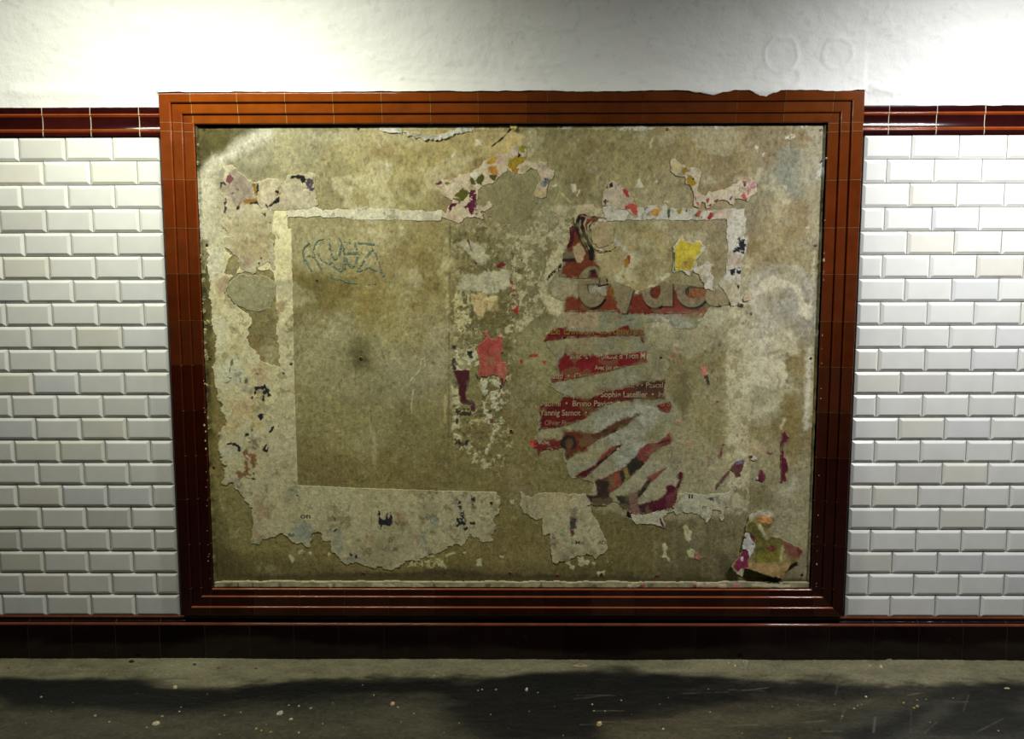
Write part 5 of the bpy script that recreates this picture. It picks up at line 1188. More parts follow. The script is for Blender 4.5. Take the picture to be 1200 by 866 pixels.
paper('paper_scrap', 'greyish pink scrap with two red pieces just above the white angle strip', 'paper', [z_('A3', [(680, 600), (700, 510), (735, 455), (765, 450), (800, 470), (825, 492), (860, 500), (890, 560), (912, 575), (905, 605), (940, 630), (946, 712), (905, 695), (850, 655), (780, 650), (740, 620), (690, 640)])], (172, 158, 132),
      [(z_('A3', [(732, 468), (748, 452), (764, 455), (762, 490), (738, 494)]), BLK, dict(jag=.5)), (z_('A3', [(795, 462), (808, 468), (800, 480)]), BLK, dict(jag=.4)), (z_('A3', [(712, 480), (725, 478), (722, 500), (712, 494)]), BLK, dict(jag=.4)), (z_('A3', [(832, 512), (845, 500), (868, 508), (870, 540), (892, 568), (865, 566), (840, 540)]), (190, 62, 62), dict(jag=.8)), (z_('A3', [(842, 650), (850, 630), (905, 600), (942, 622), (944, 710), (905, 690), (890, 650)]), (205, 85, 62), dict(jag=.8)),
       (z_('A3', [(850, 635), (905, 602), (920, 620), (860, 655)]), (196, 78, 76), dict(jag=.6)), (z_('A3', [(690, 570), (720, 560), (740, 600), (700, 640)]), (70, 60, 56), dict(speck=(4, .1, .2)))], lift=.0021, seed=26, jag=1.0, cell=5, step=.0011)

# 8. yellow scrap with a white tail
o5 = z_('B4', [(55, 90), (80, 55), (100, 20), (120, 5), (140, 50), (200, 60), (240, 45), (258, 60), (285, 95), (250, 140), (215, 180), (235, 230), (300, 200), (345, 215), (320, 260), (338, 310), (332, 400), (280, 395), (270, 350), (240, 290), (200, 262), (170, 290), (110, 265), (55, 270)])
paper('paper_scrap', 'bright yellow torn scrap with a white ragged tail, upper right of the board', 'paper', [o5], (200, 194, 172), [(z_('B4', [(62, 95), (100, 50), (105, 20), (120, 18), (142, 55), (200, 62), (240, 45), (256, 65), (252, 130), (215, 165), (210, 215), (180, 262), (120, 262), (66, 250)]), (238, 214, 58), dict(tone=.18, tcell=8)), (z_('B4', [(110, 190), (200, 180), (205, 230), (170, 260), (110, 262)]), (165, 138, 60), dict(alpha=.75, soft=4, jag=3)),
      (z_('B4', [(56, 130), (66, 130), (68, 262), (58, 262)]), (70, 92, 38), dict(jag=.4)), (z_('B4', [(175, 268), (200, 255), (190, 300), (172, 296)]), (50, 72, 48), dict(jag=.6)), (z_('B4', [(235, 260), (270, 240), (262, 330), (240, 300)]), (165, 148, 110), dict(soft=2)), (z_('B4', [(105, 265), (200, 270), (240, 380), (110, 360)]), (176, 180, 162), dict(soft=3))], lift=.0021, seed=28, jag=1.1, cell=5, step=.0011)

# 9. coral scrap and the maroon one below it
o6 = z_('B2', [(918, 800), (965, 770), (992, 748), (962, 702), (1000, 700), (1015, 752), (1060, 760), (1068, 725), (1100, 742), (1112, 866)])+z_('C2', [(1095, 0), (1098, 85), (1128, 90), (1142, 160), (1108, 252), (1086, 215), (1082, 198), (1040, 190), (950, 196), (930, 212), (942, 100), (920, 0)])
paper('paper_scrap', 'coral red scrap of paper in the middle column of the board', 'paper', [o6], (172, 72, 62), [(z_('C2', [(1060, 90), (1142, 90), (1140, 175), (1075, 190)]), (182, 98, 80), dict(soft=2)), (z_('C2', [(1088, 215), (1100, 200), (1115, 235), (1105, 252)]), (84, 22, 38), {}), (z_('C2', [(940, 195), (1050, 188), (1050, 196), (950, 202)]), BLK, dict(jag=.4)), (z_('C2', [(918, 175), (935, 180), (938, 212), (925, 210)]), (60, 20, 30), dict(jag=.5)),
      (z_('B2', [(920, 800), (980, 770), (1000, 850), (930, 866)]), (158, 68, 54), dict(soft=4, alpha=.6))], lift=.0018, seed=30, jag=1.0, cell=5, tone=.12, tcell=9, step=.0011)
o7 = z_('C2', [(758, 152), (800, 146), (862, 144), (866, 180), (852, 250), (838, 310), (850, 350), (885, 362), (910, 395), (905, 440), (880, 435), (878, 398), (850, 395), (820, 392), (800, 380), (790, 300), (778, 210)])
paper('paper_scrap', 'dark maroon vertical scrap left of and below the coral one', 'paper', [o7], (72, 30, 32), [(z_('C2', [(850, 360), (905, 380), (900, 410), (860, 400)]), (96, 62, 58), dict(soft=2, alpha=.6))], lift=.0016, seed=31, jag=1.2, cell=5, step=.0011)

# 10. foot sheet with bits of words
o8 = z_('D3', [(90, 168), (105, 165), (122, 190), (180, 202), (222, 170), (400, 174), (560, 180), (575, 210), (612, 240), (600, 270), (612, 320), (660, 400), (690, 470), (712, 530), (716, 575), (700, 605), (660, 622), (632, 655), (612, 620), (575, 615), (545, 632), (500, 630), (470, 648), (430, 662), (380, 668), (350, 690), (322, 680), (312, 600), (320, 590), (302, 470), (252, 482), (252, 350), (205, 372), (160, 340), (120, 310), (82, 270), (98, 212)])
p8 = [(z_('D3', pp), c, k) for pp, c, k in (([(450, 285), (500, 280), (492, 420), (470, 480), (452, 400)], (72, 68, 58), dict(soft=2, jag=2.5, alpha=.8)), ([(455, 350), (490, 355), (488, 430), (460, 430)], (48, 44, 40), dict(jag=2)), ([(455, 448), (482, 440), (470, 485)], (90, 36, 40), {}), ([(450, 190), (468, 192), (462, 215), (452, 210)], (66, 56, 50), {}), ([(560, 185), (600, 240), (520, 260)], (128, 122, 96), dict(soft=3)), ([(378, 350), (384, 350), (383, 364)], BLK, dict(jag=.3)),
    ([(580, 262), (608, 255), (612, 268), (600, 272)], BLK, dict(jag=.8)), ([(530, 375), (550, 375), (552, 400), (580, 410), (555, 415), (530, 440), (550, 400)], (70, 70, 58), dict(jag=.6)), ([(585, 440), (600, 430), (592, 462), (575, 460)], (74, 74, 60), dict(jag=.8)), ([(605, 520), (635, 500), (630, 525)], (84, 92, 86), {}), ([(390, 590), (430, 600), (420, 650), (395, 640)], (92, 94, 84), dict(soft=2, alpha=.7)), ([(230, 180), (460, 180), (460, 330), (260, 330)], (142, 130, 92), dict(soft=5, alpha=.6, jag=5)), ([(510, 290), (610, 290), (690, 480), (700, 590), (520, 600)], (138, 132, 100), dict(soft=3, alpha=.6)), ([(380, 480), (500, 500), (500, 600), (400, 600)], (126, 122, 94), dict(soft=4, alpha=.5)))]
def _w(P):
    P.text('i-Mic', 670.3, 685, 637.6, 4.6, (40, 38, 34), bold=.01); P.text('AD', 700.5, 710, 637.6, 4.6, (40, 38, 34), bold=.01)
    P.text('a', 694, 697, 637.6, 4.0, (70, 74, 66), alpha=.6)
paper('paper_remnant', 'pale torn sheet at the bottom centre with fragments of small black words', 'paper', [o8], (156, 149, 112), p8, lift=.0013, tone=.10, tint=(152, 146, 112), seed=33, jag=1.2, cell=6, after=_w)

# 11. pale crust with broken letters, lower right
o9 = z_('D3', [(880, 300), (930, 320), (1000, 330), (1175, 280)])+z_('D4', [(50, 285), (70, 210), (95, 180), (200, 175), (330, 185), (440, 170), (500, 100), (520, 130), (480, 190), (460, 230), (430, 290), (405, 372), (390, 345), (400, 300), (340, 300), (325, 350), (300, 392), (262, 350), (240, 325), (175, 318), (120, 312), (80, 342), (55, 310), (0, 318)])+z_('D3', [(1150, 330), (1130, 350), (1145, 440), (1110, 420), (1070, 400), (1010, 398), (930, 402), (905, 370)])
def _w2(P):
    P.text('nu.', 823.2, 833.2, 596, 5.2, (36, 36, 38), bold=.02, wear=.35); P.text('ll', 807, 812, 584, 5.0, (34, 34, 40), bold=.02)
    P.fill(z_('D4', [(280, 205), (310, 210), (345, 200), (350, 225), (320, 222)]), (60, 60, 62), 1.5, 3, .7)
paper('paper_remnant', 'grey-white crust of paper with broken letters below the red poster at the lower right', 'paper', [o9], (150, 146, 120), [(z_('D3', [(1090, 350), (1112, 350), (1125, 390), (1142, 435), (1118, 415), (1105, 380)]), (88, 20, 42), dict(jag=.6)), (z_('D4', [(0, 195), (60, 190), (60, 280), (0, 280)]), (96, 88, 70), dict(soft=3, alpha=.6))], lift=.0012, tone=.16, tcell=7, seed=35, jag=1.4, cell=6, after=_w2, crease=.0004)

# 12. crimson streaks on the right
paper('paper_sliver', 'tall crimson sliver of paper near the right side of the board', 'paper', [z_('C4', [(836, 640), (836, 600), (852, 578), (870, 600), (890, 630), (880, 650), (862, 678), (850, 700), (852, 760), (872, 790), (878, 830), (884, 866)])+z_('D4', [(862, 40), (872, 75), (850, 78), (842, 100), (828, 90), (834, 0)])+z_('C4', [(828, 830), (826, 780), (832, 700), (828, 660)])], (102, 26, 42), [(z_('C4', [(880, 625), (890, 632), (882, 648)]), BLK, dict(jag=.4))], lift=.0018, seed=37, jag=1.0, cell=4, step=.0010)
paper('paper_sliver', 'zigzag crimson sliver of paper left of the tall one', 'paper', [z_('D4', [(358, 150), (372, 100), (400, 70), (425, 40), (455, 5), (480, -25), (505, -60), (530, -62), (560, -80), (572, -60), (556, 0), (540, 40), (515, 50), (490, 15), (470, 5), (440, 45), (400, 100)])], (92, 32, 46), [(z_('D4', [(490, -60), (560, -80), (560, -40), (510, -30)]), (92, 88, 96), dict(soft=1))], lift=.0016, seed=38, jag=1.0, cell=4, step=.0010)
paper('paper_sliver', 'small crimson and white tatter between the zigzag sliver and the tall one', 'paper', [z_('D4', [(650, 55), (662, 50), (680, 0), (700, 0), (720, 40), (715, 75), (700, 90), (675, 80), (652, 72)])], (102, 30, 44), [(z_('D4', [(648, 52), (664, 52), (664, 72), (652, 72)]), (215, 205, 190), dict(jag=.4)), (z_('D4', [(702, 20), (714, 25), (706, 60)]), (190, 120, 135), dict(jag=.5))], lift=.0025, seed=39, jag=.7, cell=4, step=.0010)
paper('paper_chip', 'tiny white and black chip of paper above the crimson tatter', 'paper', [z_('C4', [(600, 762), (628, 760), (650, 775), (662, 790), (640, 800), (612, 790)])], (176, 168, 150), [(z_('C4', [(600, 762), (628, 762), (618, 785), (604, 780)]), (110, 30, 56), {}), (z_('C4', [(635, 790), (662, 790), (650, 800)]), BLK, dict(jag=.3))], lift=.002, seed=40, jag=.5, step=.0009)

# 13. thick curling scrap low on the right
o10 = z_('D4', [(598, 325), (640, 300), (690, 288), (740, 300), (782, 312), (786, 350), (765, 400), (755, 440), (760, 478), (840, 505), (920, 540), (992, 572), (980, 600), (968, 645), (920, 668), (885, 690), (862, 720), (838, 765), (770, 764), (700, 745), (640, 722), (590, 705), (560, 712), (545, 762), (512, 748), (480, 718), (472, 690), (515, 635), (548, 580), (562, 500), (570, 460), (590, 455), (578, 400), (600, 370)])
p10 = [(z_('D4', pp), c, k) for pp, c, k in (([(590, 330), (660, 300), (740, 300), (784, 320), (780, 350), (700, 330), (640, 345), (610, 380)], (172, 166, 140), dict(soft=1.5)), ([(665, 345), (700, 330), (750, 345), (772, 372), (750, 395), (700, 390), (668, 370)], (172, 122, 66), dict(soft=1.5, h=.0012)), ([(690, 385), (755, 395), (735, 430), (720, 440), (700, 410)], (100, 85, 42), {}), ([(580, 400), (620, 370), (660, 400), (720, 470), (740, 500), (760, 480), (840, 505), (840, 660), (640, 660), (640, 560), (620, 480), (590, 450)], (84, 80, 34), dict(tone=.3, tcell=6)),
    ([(640, 600), (820, 580), (830, 640), (720, 665), (640, 650)], (98, 92, 26), dict(soft=3, tone=.2)), ([(720, 560), (760, 550), (798, 560), (790, 590), (745, 592)], (96, 48, 34), {}), ([(555, 485), (575, 455), (600, 460), (612, 500), (640, 520), (636, 570), (622, 600), (600, 632), (588, 590), (552, 575)], (186, 184, 172), dict(h=.0015)), ([(560, 488), (578, 478), (580, 494)], BLK, dict(jag=.4)), ([(612, 530), (636, 532), (628, 548)], BLK, dict(jag=.5)), ([(600, 450), (640, 490), (636, 520), (615, 495)], (80, 32, 40), {}),
    ([(478, 690), (515, 635), (552, 572), (582, 566), (592, 600), (590, 700), (548, 706), (512, 728)], (98, 28, 50), {}), ([(535, 630), (555, 625), (552, 655), (540, 650)], (206, 196, 190), dict(jag=.6)), ([(500, 735), (545, 705), (545, 762), (520, 750)], (160, 150, 130), dict(soft=1)), ([(592, 668), (700, 672), (880, 690), (860, 720), (838, 765), (770, 764), (640, 722), (592, 702)], (122, 98, 58), dict(soft=2, tone=.25, tcell=6, h=.001)), ([(840, 510), (990, 574), (970, 640), (900, 640), (850, 600)], (90, 56, 40), dict(soft=3, tone=.25)), ([(940, 570), (990, 575), (975, 625), (945, 600)], (90, 24, 34), dict(soft=1)),
    ([(830, 550), (850, 550), (830, 660), (815, 660)], (150, 140, 105), dict(soft=1.5, alpha=.6)), ([(900, 640), (960, 630), (920, 670), (890, 690)], (86, 84, 28), {}), ([(660, 400), (680, 390), (735, 500), (720, 510)], (140, 136, 104), dict(soft=1.5)))]
paper('paper_flap', 'thick curling collage of olive, maroon and white paper lifting off the lower right corner', 'paper', [o10], (112, 98, 56), p10, lift=lambda P: .003+.016*smooth((P.py-628)/46)**1.5+.002*fbm(P.u, P.v, 30, 2, 5), seed=41, jag=1.2, cell=6, tone=.3, tcell=6, crease=.0012, step=.0012)

# small olive paper patch on the upper middle, left of the hook
paper('paper_remnant', 'light tan round paste patch under the slanting scrap in the upper middle', 'paper', [z_('A3', [(-270, 420), (-180, 380), (-60, 330), (60, 400), (150, 390), (200, 420), (190, 540), (220, 600), (160, 700), (60, 780), (-60, 760), (-160, 680), (-200, 560)])], (128, 122, 84), (), lift=.0007, seed=44, jag=2.5, cell=14, tone=.12)

# ------------------------------------------------------------------ the torn red theatre poster
poster = empty('torn_poster', (*((lambda p: (p[0], YB))(at(720, 620, YB))), at(720, 620, YB)[1]))
tag(poster, 'shredded red theatre poster in slanting strips with beige title letters and lines of names', 'poster')
Q = Patch((626, 248, 866, 622), .00095)
n = fbm(Q.u, Q.v, 12, 5, 3, .6)
Q.col = seen((140, 134, 98), Q.py, Q.px)*(1+.25*n)[..., None]
gq = smooth(fbm(Q.u, Q.v, 26, 3, 12)*1.5+.4)*.6
Q.col = Q.col*(1-gq[..., None])+seen((138, 138, 114), Q.py, Q.px)*gq[..., None]
Q.h = .0005*fbm(Q.u, Q.v, 12, 4, 6)
f = Q.fill
# backing tones
f(z_('E1', [(150, 595), (345, 600), (340, 700), (140, 690)]), (172, 150, 112), 2, 8, 2, .8, tone=.12)
f(z_('E1', [(345, 600), (560, 600), (600, 690), (360, 700)]), (132, 134, 108), 2, 8, 2, .8, tone=.15)
f(z_('E1', [(170, 740), (330, 750), (330, 830), (170, 830)]), (152, 136, 98), 2, 8, 3, .7, tone=.12)
f(z_('E1', [(600, 620), (800, 610), (900, 690), (760, 700), (680, 660)]), (158, 158, 138), 3, 8, 3, .8, tone=.12)
f(z_('E1', [(100, 420), (440, 420), (400, 520), (200, 540), (80, 500)]), (166, 154, 116), 3, 8, 2, .8, tone=.15)
f(z_('E1', [(300, 430), (420, 440), (400, 490), (260, 500)]), (158, 156, 140), 2, 8, 3, .6, tone=.12)
f(z_('E1', [(440, 440), (560, 430), (540, 600), (470, 600)]), (164, 152, 108), 2, 8, 2, .7, tone=.14)
f(z_('E2', [(500, 600), (760, 470), (900, 560), (700, 760), (480, 780)]), (176, 174, 152), 6, 14, 5, .7, tone=.3, tcell=6)
f(z_('E3', [(520, 90), (600, 100), (600, 150), (530, 150)]), (188, 186, 164), 3, 8, 3, .8, tone=.15)
f(z_('E3', [(560, 240), (700, 130), (820, 150), (640, 300), (560, 320)]), (160, 162, 146), 4, 10, 4, .7, tone=.15)
f(z_('E3', [(700, 260), (900, 220), (880, 400), (700, 500), (600, 480)]), (146, 140, 110), 4, 10, 4, .6, tone=.2, tcell=6)
for pts_, w in (([(180, 620), (260, 610), (320, 640)], 1), ([(440, 620), (500, 650), (560, 640)], 1), ([(420, 720), (430, 780), (400, 860)], 1)): Q.stroke(z_('E1', pts_), (96, 84, 60), w, 1, .5)
Q.stroke(z_('E2', [(520, 370), (530, 345), (560, 350), (545, 372), (520, 385)]), (88, 98, 96), 1.0, .4, .8)
RED1, RED2, RED3, BEI = (138, 50, 28), (150, 32, 32), (118, 28, 24), (136, 122, 88)
S = []   # (outline, extra holes)
# upper block: brush curl, F, top of e
s1 = z_('E1', [(180, 130), (200, 115), (200, 70), (206, 115), (215, 110), (225, 60), (250, 50), (300, 60), (380, 70), (420, 80), (330, 90), (300, 110), (290, 160), (310, 230), (350, 262), (410, 255), (445, 232), (420, 262), (350, 270), (320, 255), (330, 330), (345, 345), (345, 412), (225, 415), (120, 402), (130, 360), (148, 335), (140, 315), (145, 270), (165, 262), (165, 230), (182, 205)])
s2 = z_('E1', [(150, 535), (200, 515), (225, 530), (240, 505), (330, 525), (385, 505), (400, 440), (418, 445), (435, 500), (465, 600), (150, 600)])
s3 = z_('E1', [(495, 610), (520, 520), (540, 495), (575, 505), (620, 480), (690, 445), (770, 445), (775, 480), (800, 445), (900, 460), (950, 465), (965, 530), (900, 590), (840, 612), (760, 610), (660, 612), (600, 608)])
s4 = z_('E2', [(145, 110), (165, 70), (185, 40), (260, 20), (290, 10), (290, 38), (340, 48), (450, 50), (590, 45), (640, 10), (690, 5), (705, 35), (770, 30), (788, 60), (780, 115), (765, 100), (765, 70), (640, 72), (450, 80), (290, 88), (200, 100)])
s5 = z_('E2', [(200, 368), (200, 330), (240, 320), (230, 260), (235, 230), (270, 195), (285, 165), (300, 195), (340, 185), (480, 200), (540, 190), (640, 190), (792, 175), (795, 240), (620, 280), (480, 315), (300, 350)])
s6 = z_('E2', [(118, 668), (125, 515), (165, 495), (240, 500), (280, 455), (400, 470), (480, 455), (530, 425), (640, 410), (700, 385), (780, 375), (870, 355), (912, 365), (910, 465), (830, 478), (735, 470), (620, 490), (540, 510), (470, 550), (400, 600), (310, 635), (240, 650)])
s7 = z_('E3', [(50, 145), (85, 135), (95, 165), (110, 150), (160, 155), (235, 125), (262, 120), (258, 82), (290, 75), (410, 90), (460, 80), (540, 35), (620, 0), (700, -25), (640, 25), (560, 75), (460, 120), (400, 160), (340, 200), (272, 245), (265, 215), (250, 170), (160, 180), (120, 180), (105, 220), (98, 170), (75, 178)])
s7b = z_('E2', [(860, 510), (950, 488), (960, 510), (950, 550), (930, 558), (880, 545)])
s8 = z_('E3', [(320, 340), (360, 310), (440, 275), (490, 210), (540, 165), (600, 150), (520, 215), (440, 290), (375, 350)])
s9 = z_('E3', [(440, 370), (500, 340), (550, 310), (610, 290), (640, 260), (685, 230), (690, 190), (740, 145), (800, 140), (870, 85), (885, 120), (880, 150), (830, 165), (760, 215), (700, 290), (640, 350), (500, 455), (540, 490), (500, 510), (430, 515), (390, 470), (385, 448), (450, 450)])
s10 = z_('E3', [(560, 460), (620, 455), (660, 435), (690, 430), (740, 350), (790, 320), (855, 290), (800, 340), (740, 400), (670, 480), (655, 510), (700, 500), (720, 560), (690, 565), (640, 560), (650, 575), (622, 575), (625, 540), (590, 525)])
s11 = z_('E3', [(690, 520), (720, 500), (800, 480), (850, 440), (850, 400), (880, 388), (905, 400), (930, 360), (918, 340), (930, 308), (960, 320), (945, 365), (925, 430), (900, 530), (860, 540), (820, 545), (780, 560), (730, 560)])
strips = [(s1, 'printed_strip'), (s2, 'printed_strip'), (s3, 'printed_strip'), (s4, 'printed_strip'), (s5, 'printed_strip'), (s6, 'printed_strip'), (s7, 'printed_strip'), (s7b, 'printed_strip'), (s8, 'printed_strip'), (s9, 'printed_strip'), (s10, 'printed_strip'), (s11, 'printed_strip')]
al = []
for k, (p, nm) in enumerate(strips):
    Q.a[:] = 0; Q.shape(p, jag=.9 if k != 0 else 1.2, cell=4.5, seed=50+k); al.append(Q.a.copy())
# ground colours
f(s1, (146, 68, 34), 3, 6, 2, 1, tone=.15)
f(z_('E1', [(180, 120), (210, 120), (205, 215), (160, 262), (160, 230)]), (92, 22, 28), 1, 5, 1)
f(z_('E1', [(135, 262), (200, 262), (215, 300), (150, 308)]), (112, 104, 76), 1, 5, 1.5)
f(z_('E1', [(130, 305), (215, 300), (220, 318), (130, 322)]), (36, 26, 22), .6, 5, 1.5)
f(z_('E1', [(195, 235), (235, 215), (262, 245), (270, 275), (245, 325), (222, 325), (205, 285)]), (172, 150, 108), 1, 5, .8)
for pts_, w, c in (([(232, 80), (222, 120), (250, 170), (270, 220), (300, 280), (302, 300)], 6.5, (32, 26, 22)), ([(262, 60), (250, 110), (262, 170), (290, 220), (310, 262)], 4.5, (28, 24, 22)), ([(320, 85), (290, 110), (275, 160), (300, 220)], 3.0, (36, 30, 24)), ([(300, 70), (350, 60), (390, 70)], 2.0, (40, 34, 30)), ([(210, 90), (212, 140), (240, 190)], 2.4, (44, 34, 26)),
                   ([(240, 90), (236, 130), (262, 190), (290, 250)], 1.1, (168, 150, 106)), ([(225, 110), (240, 160), (262, 220), (285, 270)], .9, (150, 132, 92)), ([(275, 70), (262, 110), (278, 170)], 1.0, (176, 160, 116)), ([(305, 90), (282, 120), (285, 180), (300, 215)], 1.2, (178, 162, 120)), ([(250, 60), (300, 80)], 1.2, (170, 150, 110)),
                   ([(345, 245), (400, 255), (445, 236)], 3.6, (30, 26, 24))):
    Q.stroke(z_('E1', pts_), c, w, .8, 1, soft=.8)
f(s2, (146, 64, 34), 3, 6, 2, 1, tone=.12); f(s3, (144, 56, 34), 3, 6, 2, 1, tone=.12)
f(z_('E1', [(395, 440), (425, 445), (440, 500), (420, 540), (400, 500)]), (158, 112, 32), 2, 6, 5, .9)
f(z_('E1', [(820, 460), (960, 460), (960, 620), (820, 620)]), (160, 92, 56), 3, 8, 6, .85)
f(z_('E1', [(660, 570), (860, 575), (860, 615), (660, 615)]), (158, 88, 70), 2, 8, 5, .6)


def ring(cx, cy, ro, ri, c=BEI, sh=(30, 20, 16), sy=1.1, off=(1.2, 1.6), gap=None):
    """a printed round letter bowl with its dark drop shadow"""
    q = wall([(cx, cy)])[0]
    for dx, dy, col, gr in ((off[0], off[1], sh, 1.1), (0, 0, c, 0)):
        qx, qy = q[0]+dx, q[1]-dy
        sl = Q.sub([(qx, qy)], ro*1.3+6); u, v = Q.u[sl]-qx, (Q.v[sl]-qy)/sy
        d = np.hypot(u, v); m = smooth((ro+gr-d)/1.2+.5)*smooth((d-ri+gr*.4)/1.2+.5)
        if gap is not None:
            ang = np.degrees(np.arctan2(v, u)); m = m*(1-((ang > gap[0]) & (ang < gap[1])))
        Q.paint(sl, m, col, tone=.12, tcell=6)


def bar(pts_, c=BEI, sh=(30, 20, 16), t='E1'):
    p = z_(t, pts_); f([(a+1.3, b+1.6) for a, b in p], sh, .2, 5, 1.6); f(p, c, .2, 5, .8, tone=.12)


# Feydeau: e y d e a as far as they show
ring(694, 336, 17.5, 6.0, sy=1.38, gap=(-32, 8))
bar([(262, 402), (345, 402), (345, 445), (262, 445)])
f(z_('E1', [(288, 370), (322, 368), (340, 395), (340, 412), (288, 412)]), (100, 42, 30), .6, 4, 1.6); f(z_('E1', [(288, 368), (320, 362), (335, 385), (300, 392)]), (40, 24, 22), .4, 4, 1.2)
bar([(440, 445), (500, 445), (555, 430), (500, 610), (465, 610)])
ring(767.5, 343, 15.0, 5.8, sy=1.18)
bar([(700, 440), (760, 440), (758, 570), (702, 570)])
f(z_('E1', [(640, 470), (690, 450), (692, 500), (670, 530), (645, 515)]), (140, 48, 32), .4, 4, 1)
ring(811, 342, 18.5, 8.0, sy=.98, gap=(-20, 5), sh=(42, 56, 44))
f(z_('E1', [(848, 462), (945, 465), (950, 500), (910, 530), (870, 515)]), (168, 106, 62), .6, 4, 1.6)
Q.stroke(z_('E1', [(846, 500), (850, 465), (935, 468)]), (42, 58, 44), 1.3, .3)
ring(838, 347, 12, 0, sy=1.0, c=(160, 144, 108), sh=(70, 74, 52))
ring(856, 351, 6, 0, sy=1.2, c=(158, 142, 106), sh=(34, 40, 44))
ring(848, 352, 7, 0, sy=1.0, c=(158, 142, 106), sh=(42, 50, 48))
# lower strips
f(s4, (138, 30, 32), 2, 6, 2, 1, tone=.12); f(s5, RED2, 2, 6, 2, 1, tone=.14); f(s6, RED3, 2, 6, 2, 1, tone=.14)
f(z_('E2', [(690, 400), (780, 370), (915, 355), (915, 480), (700, 480)]), (88, 60, 38), 4, 9, 6, .9, tone=.25)
f(z_('E2', [(760, 375), (905, 360), (905, 400), (780, 410)]), (58, 42, 30), 3, 6, 4, .8, tone=.2)
f(z_('E2', [(500, 430), (700, 410), (700, 470), (560, 500)]), (124, 46, 28), 4, 9, 5, .7)
f(z_('E2', [(270, 78), (292, 78), (290, 94), (270, 96)]), (20, 16, 16), .5, 4, .7)
f(s7, (104, 68, 36), 2, 6, 2, 1, tone=.2); f(z_('E3', [(255, 75), (420, 85), (440, 130), (380, 190), (300, 200), (255, 140)]), (118, 52, 28), 3, 6, 5, .95)
f(z_('E3', [(40, 130), (240, 120), (240, 190), (95, 225)]), (128, 36, 34), 2, 6, 3, .95, speck=(4, -.3, .4)); f(z_('E3', [(50, 140), (90, 136), (90, 176), (60, 172)]), (172, 52, 48), 1, 5, 2)
f(z_('E3', [(440, 90), (620, 0), (700, -30), (640, 30), (520, 100)]), (82, 62, 38), 3, 5, 2, .8, speck=(5, 0, .4))
# a small printed head with dark hair
f(z_('E3', [(232, 150), (245, 115), (275, 98), (310, 105), (330, 140), (325, 175), (300, 185), (262, 182), (240, 172)]), (44, 32, 24), .6, 5, 1.2, tone=.15)
f(z_('E3', [(262, 135), (280, 120), (300, 125), (308, 150), (300, 175), (280, 186), (265, 170)]), (104, 74, 52), .4, 5, 2)
f(z_('E3', [(268, 142), (278, 140), (278, 146), (268, 147)]), (50, 34, 28), .2, 4, .8, .8); f(z_('E3', [(288, 140), (300, 141), (298, 147), (288, 146)]), (50, 34, 28), .2, 4, .8, .8); f(z_('E3', [(276, 166), (292, 166), (288, 170), (278, 170)]), (84, 42, 36), .2, 4, .8, .8)
f(s7b, (132, 58, 40), 1, 5, 1.5, 1, tone=.12)
f(s8, (98, 26, 34), 1.5, 5, 1.5, 1, tone=.2); f(z_('E3', [(440, 280), (475, 210), (540, 165), (580, 170), (500, 230)]), (136, 58, 50), 1.5, 5, 2, .9); Q.stroke(z_('E3', [(450, 268), (500, 235), (600, 150)]), (26, 22, 22), 2.0, .8)
f(s9, (132, 64, 54), 2, 6, 1.5, 1, tone=.14); f(z_('E3', [(620, 270), (680, 225), (725, 270), (640, 345), (625, 310)]), (42, 38, 28), 1.5, 6, 1.5, 1, tone=.2)
f(z_('E3', [(600, 300), (625, 285), (640, 350), (610, 370), (590, 340)]), (128, 116, 62), 1, 5, 1.5); f(z_('E3', [(580, 310), (600, 300), (618, 350), (590, 388)]), (40, 46, 34), 1, 5, 1)
f(z_('E3', [(540, 330), (580, 320), (590, 385), (550, 410)]), (150, 76, 54), 2, 6, 2); f(z_('E3', [(500, 345), (545, 330), (550, 400), (510, 430)]), (112, 84, 54), 2, 6, 2)
f(z_('E3', [(440, 368), (510, 350), (520, 440), (540, 490), (480, 515), (420, 510), (385, 460), (390, 445), (455, 455)]), (50, 38, 32), 2, 6, 1.5, tone=.2)
Q.stroke(z_('E3', [(800, 148), (870, 130)]), (40, 26, 34), 1.3, 1, .8)
f(s10, (100, 66, 54), 2, 6, 1.5, 1, tone=.2); f(z_('E3', [(560, 455), (632, 455), (636, 530), (600, 532)]), (46, 46, 34), 1.5, 5, 1.5); f(z_('E3', [(680, 460), (740, 370), (770, 350), (740, 410), (690, 475)]), (42, 36, 30), 1, 5, 1.2); f(z_('E3', [(740, 350), (800, 315), (855, 290), (780, 360)]), (138, 70, 60), 1, 5, 2)
f(z_('E3', [(635, 440), (680, 440), (700, 510), (715, 560), (650, 560), (640, 500)]), (112, 82, 72), 1, 5, 1.5); f(z_('E3', [(620, 545), (655, 550), (650, 578), (622, 578)]), (16, 18, 26), 1, 5, 1)
f(s11, (88, 26, 40), 1.5, 5, 1.5, 1, tone=.2); f(z_('E3', [(690, 510), (740, 500), (760, 555), (700, 560)]), (48, 36, 34), 1.5, 5, 1.5, .8); f(z_('E3', [(850, 450), (905, 440), (895, 530), (850, 530)]), (104, 58, 56), 2, 5, 2, .7)
